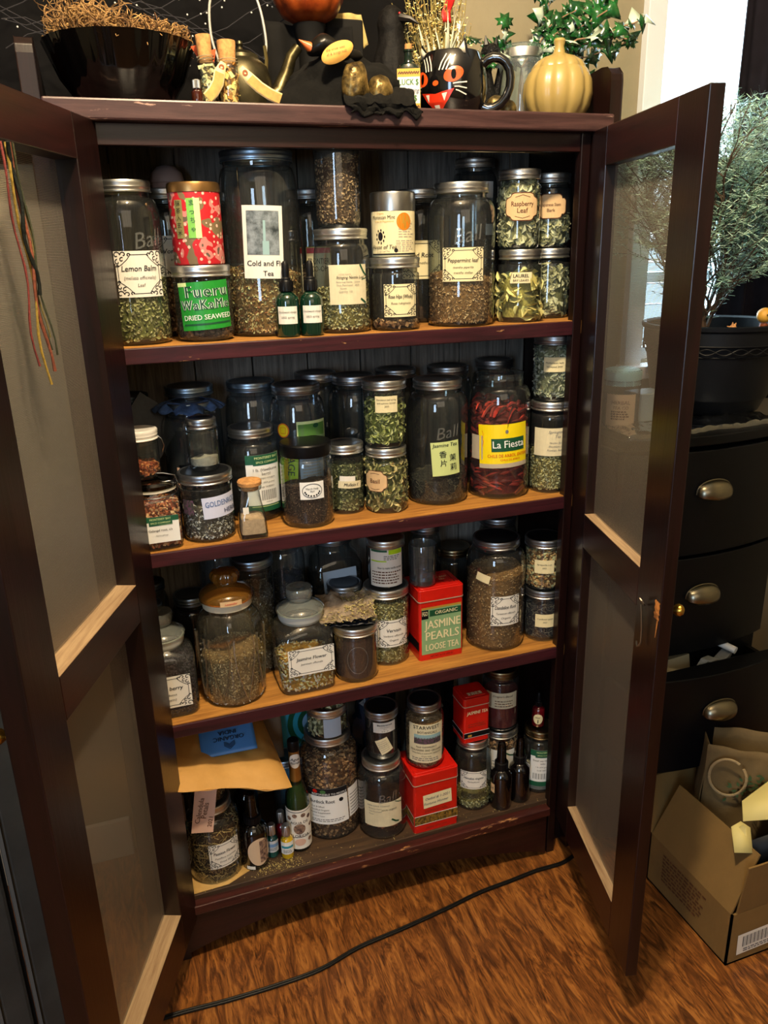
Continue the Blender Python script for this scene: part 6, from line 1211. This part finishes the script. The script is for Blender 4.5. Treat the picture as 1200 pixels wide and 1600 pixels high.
# cardboard box
A0=(.980,-.392); BH=.124; CB=mat('#7d6032',.8,var=.05,scale=14,bump=.15,bscale=120)
t=thing('cardboard_box','open brown cardboard box on the floor right of the right door','box',(A0[0],A0[1],FL+.001))
W_,D_=.32,.245; th=.004
g=G().box((0,0,0),(W_,D_,th)).box((0,0,0),(th,D_,BH)).box((W_-th,0,0),(W_,D_,BH)).box((0,0,0),(W_,th,BH)).box((0,D_-th,0),(W_,D_,BH)); g.build('box_body',CB,t,smooth=0)
def flap(name,P,up):
    g=G(); n=len(P); up=Vector(up).normalized()*.0035; g.add([Vector(p) for p in P]+[Vector(p)+up for p in P],[tuple(range(n)),tuple(range(2*n-1,n-1,-1))]+[(i,i+n,(i+1)%n+n,(i+1)%n) for i in range(n)]); return g.build(name,CB,t,smooth=0)
flap('side_flap',[(0,.004,BH),(0,D_-.004,BH),(.046,D_-.02,BH+.125),(.050,.004,BH+.125)],(1,0,-.4))
flap('front_flap',[(.012,0,BH+.001),(W_-.004,0,BH+.001),(W_-.01,-.012,BH+.118),(.012,-.012,BH+.118)],(0,1,0))
flap('back_flap',[(-.0,D_,BH),(W_,D_,BH),(W_,D_+.05,BH+.105),(-.02,D_+.05,BH+.105)],(0,-1,0))
o=label_mesh(t,None,dict(w=.105,z0=.020,z1=.070,bg='paper',tilt=2,R=[(-.38+.76*i/26,.34,-.38+.76*i/26+(.008 if i%3 else .018),.86,'ink') for i in range(26)]+smudge(2,.7,.06,.26,'grey',.06,2)),'barcode_sticker',flat_y=-.0005); o.location=(.075,0,0)
o=label_mesh(t,None,dict(w=.15,z0=.03,z1=.11,bg=None,R=smudge(8,.9,.05,.95,'brown',.05,9)),'faint_print',flat_y=0); o.rotation_euler=(0,0,-PI/2); o.location=(-.0006,.13,0)
# black plastic, white carton flap in the box
def ld2(x,y,zz): return (A0[0]+x,A0[1]+y,FL+zz)
g=G(); g.ball((0,0,0),1,0,30,20,(.095,.045,.085)); g.v=[tuple(Vector(p)*(1+.25*noise.noise(Vector(p)*22)+.1*noise.noise(Vector(p)*60))) for p in g.v]
tag(g.build('black_plastic_bag',mat('#0b0b0d',.3,coat=.3),loc=ld2(.175,.060,.125),smooth=30),'crumpled black plastic bag filling the cardboard box','bag')
t2=thing('cream_carton','opened cream carton with folded flaps sticking out of the box','box',ld2(.120,.09,.255)); WC=mat('#d8c880',.6)
g=G(); g.add([(-.062,-.03,.026),(-.045,-.005,.050),(.12,.03,.075),(.12,-.05,.055),(.02,-.065,.020),(0,-.045,.024)],[(0,1,2,3,4,5)]); g.build('carton_top',WC,t2,solid=.0015)
label_mesh(t2,None,dict(w=.08,z0=0,z1=.03,bg=None,T=[('LIFT',.2,.5,.6,'dgreen',0,0,.01,.8)]),'print',flat_y=0).rotation_euler=(math.radians(-70),0,.2)
g=G(); g.add([(-.105,-.060,-.010),(-.072,-.072,-.012),(-.058,-.045,.022),(-.068,-.030,.028),(-.090,-.030,.022)],[(0,1,2,3,4)]); g.build('tuck_flap',WC,t2,solid=.0015)
g=G(); g.add([(-.06,-.05,-.005),(.02,-.068,.018),(.12,-.055,.05),(.12,-.075,-.04),(-.06,-.08,-.05)],[(0,1,2,3,4)]); g.build('carton_side',mat('#14171c',.5),t2,solid=.0015)
# paper shopping bag
t=thing('paper_shopping_bag','brown paper shopping bag with green leaf print and twine handle, in the box','bag',(1.176,-.246,FL+.006),math.radians(-30))
t.scale=(.95,.62,.95)
BG=mat('#6a5634',.8,var=.12,scale=10,bump=.9,bscale=26)
def bgf(sx):
    def f(u,v):
        x=-.135+.27*u; y=-.045-.018*math.sin(PI*u)*math.sin(PI*v)+.010*noise.noise((u*6,v*6,2)); zz=(.385-.03*u)*v; return (x-(1-v)*.0,y,zz)
    return f
g=G(); g.grid(bgf(1),24,20); g.grid(lambda u,v:(-.135+.004*math.sin(v*8),-.045+.09*u-.012*math.sin(PI*u)*v,.385*v),6,16); g.grid(lambda u,v:(.135-.27*u,.045+.012*noise.noise((u*5,v*5,7))+.006*v*v,(.392-.012*(1-u))*v),20,14); g.grid(lambda u,v:(.135,.045-.09*u,.355*v),4,8)
g.box((-.13,-.04,0),(.13,.04,.004)); g.build('bag_body',BG,t,solid=.0012,smooth=50)
g=G(); g.tube([(-.092+.036*math.cos(a),-.075-.012*math.cos(a),.318+.045*math.sin(a)) for a in [2*PI*i/40+1 for i in range(39)]],.0032,8); g.build('twine_handle',mat('#a08a64',.85,bump=.8,bscale=200),t)
rn=random.Random(6); g=G()
for k in range(34):
    u=k/33; x=-.085+.10*u+.012*rn.uniform(-1,1); zz=.280+.065*u+.018*rn.uniform(-1,1); a=rn.uniform(0,6.3); l=.014; vv=[(x,-.0685,zz),(x+l*.5*math.cos(a)-l*.25*math.sin(a),-.0692,zz+l*.5*math.sin(a)+l*.25*math.cos(a)),(x+l*math.cos(a),-.0685,zz+l*math.sin(a)),(x+l*.5*math.cos(a)+l*.25*math.sin(a),-.0692,zz+l*.5*math.sin(a)-l*.25*math.cos(a))]; g.add(vv,[(0,1,2,3)])
g.build('leaf_print',mat('#3f5a34',.8),t)
label_mesh(t,None,dict(w=.08,z0=.22,z1=.31,cx=.01,bg=None,T=[('WITH',-.3,.6,.26,'stamp',0,62,.01,.8),('LOVE',.1,.55,.3,'grey',0,72,.01,.9)]),'printed_words',flat_y=-.0695)
# things tucked at the far right edge
t=thing('standing_magazines','rolled printed papers standing between dresser and bag at right','papers',(1.375,-.075,FL+.001)); rn=random.Random(9)
for k in range(3): G().lathe([(.020,0),(.022,.01),(.021,.44-.03*k)],20).build('paper_roll',mat(('#a8a27c','#6a7a52','#8a7a58')[k],.7,alt='#2c3a22',scale=40),t,(.0,.045*k,0),(0,.03*k,0),solid=.001)
# floor cable
CBL=mat('#0d0c0c',.45); pts=[(-.30,-.150),(-.18,-.128),(-.059,-.120),(.05,-.126),(.152,-.127),(.235,-.122),(.319,-.100),(.42,-.088),(.529,-.072),(.61,-.058),(.692,-.052),(.76,-.046),(.828,-.046),(.88,-.030)]
def cr(P,n=5):
    P=[Vector((x,y,0)) for x,y in P]; out=[]
    for i in range(len(P)-1):
        a,b,c,d=P[max(i-1,0)],P[i],P[i+1],P[min(i+2,len(P)-1)]
        for k in range(n): t_=k/n; out.append(.5*((2*b)+(c-a)*t_+(2*a-5*b+4*c-d)*t_**2+(3*b-a-3*c+d)*t_**3))
    return out+[P[-1]]
q=cr(pts); g=G(); g.tube([(p.x,p.y,FL+.0034) for p in q],.0026,8); g.tube([(p.x,p.y+.0046,FL+.0034) for p in q],.0026,8)
tag(g.build('power_cord',CBL),'black twin-wire cord lying across the wooden floor','cord')
# ribbed panel behind the left door
t=thing('ribbed_panel','dark grey ribbed panel standing behind the left door','panel',(-.205,-.20,FL),math.radians(24))
RB=mat('#3c3c38',.6,var=.25,scale=8); g=G(); h=G()
for k in range(11):
    x=-.052*k; g.box((x-.047,-.010,0),(x-.005,.012,.80)); h.box((x-.0515,-.013,0),(x-.047,-.006,.80)); h.box((x-.006,-.004,0),(x,.008,.80),1)
g.build('slats',RB,t,smooth=0,bevel=.006); h.build('edge_ridges',[mat('#6a6b68',.5),mat('#0c0c0c',.8)],t,smooth=0)
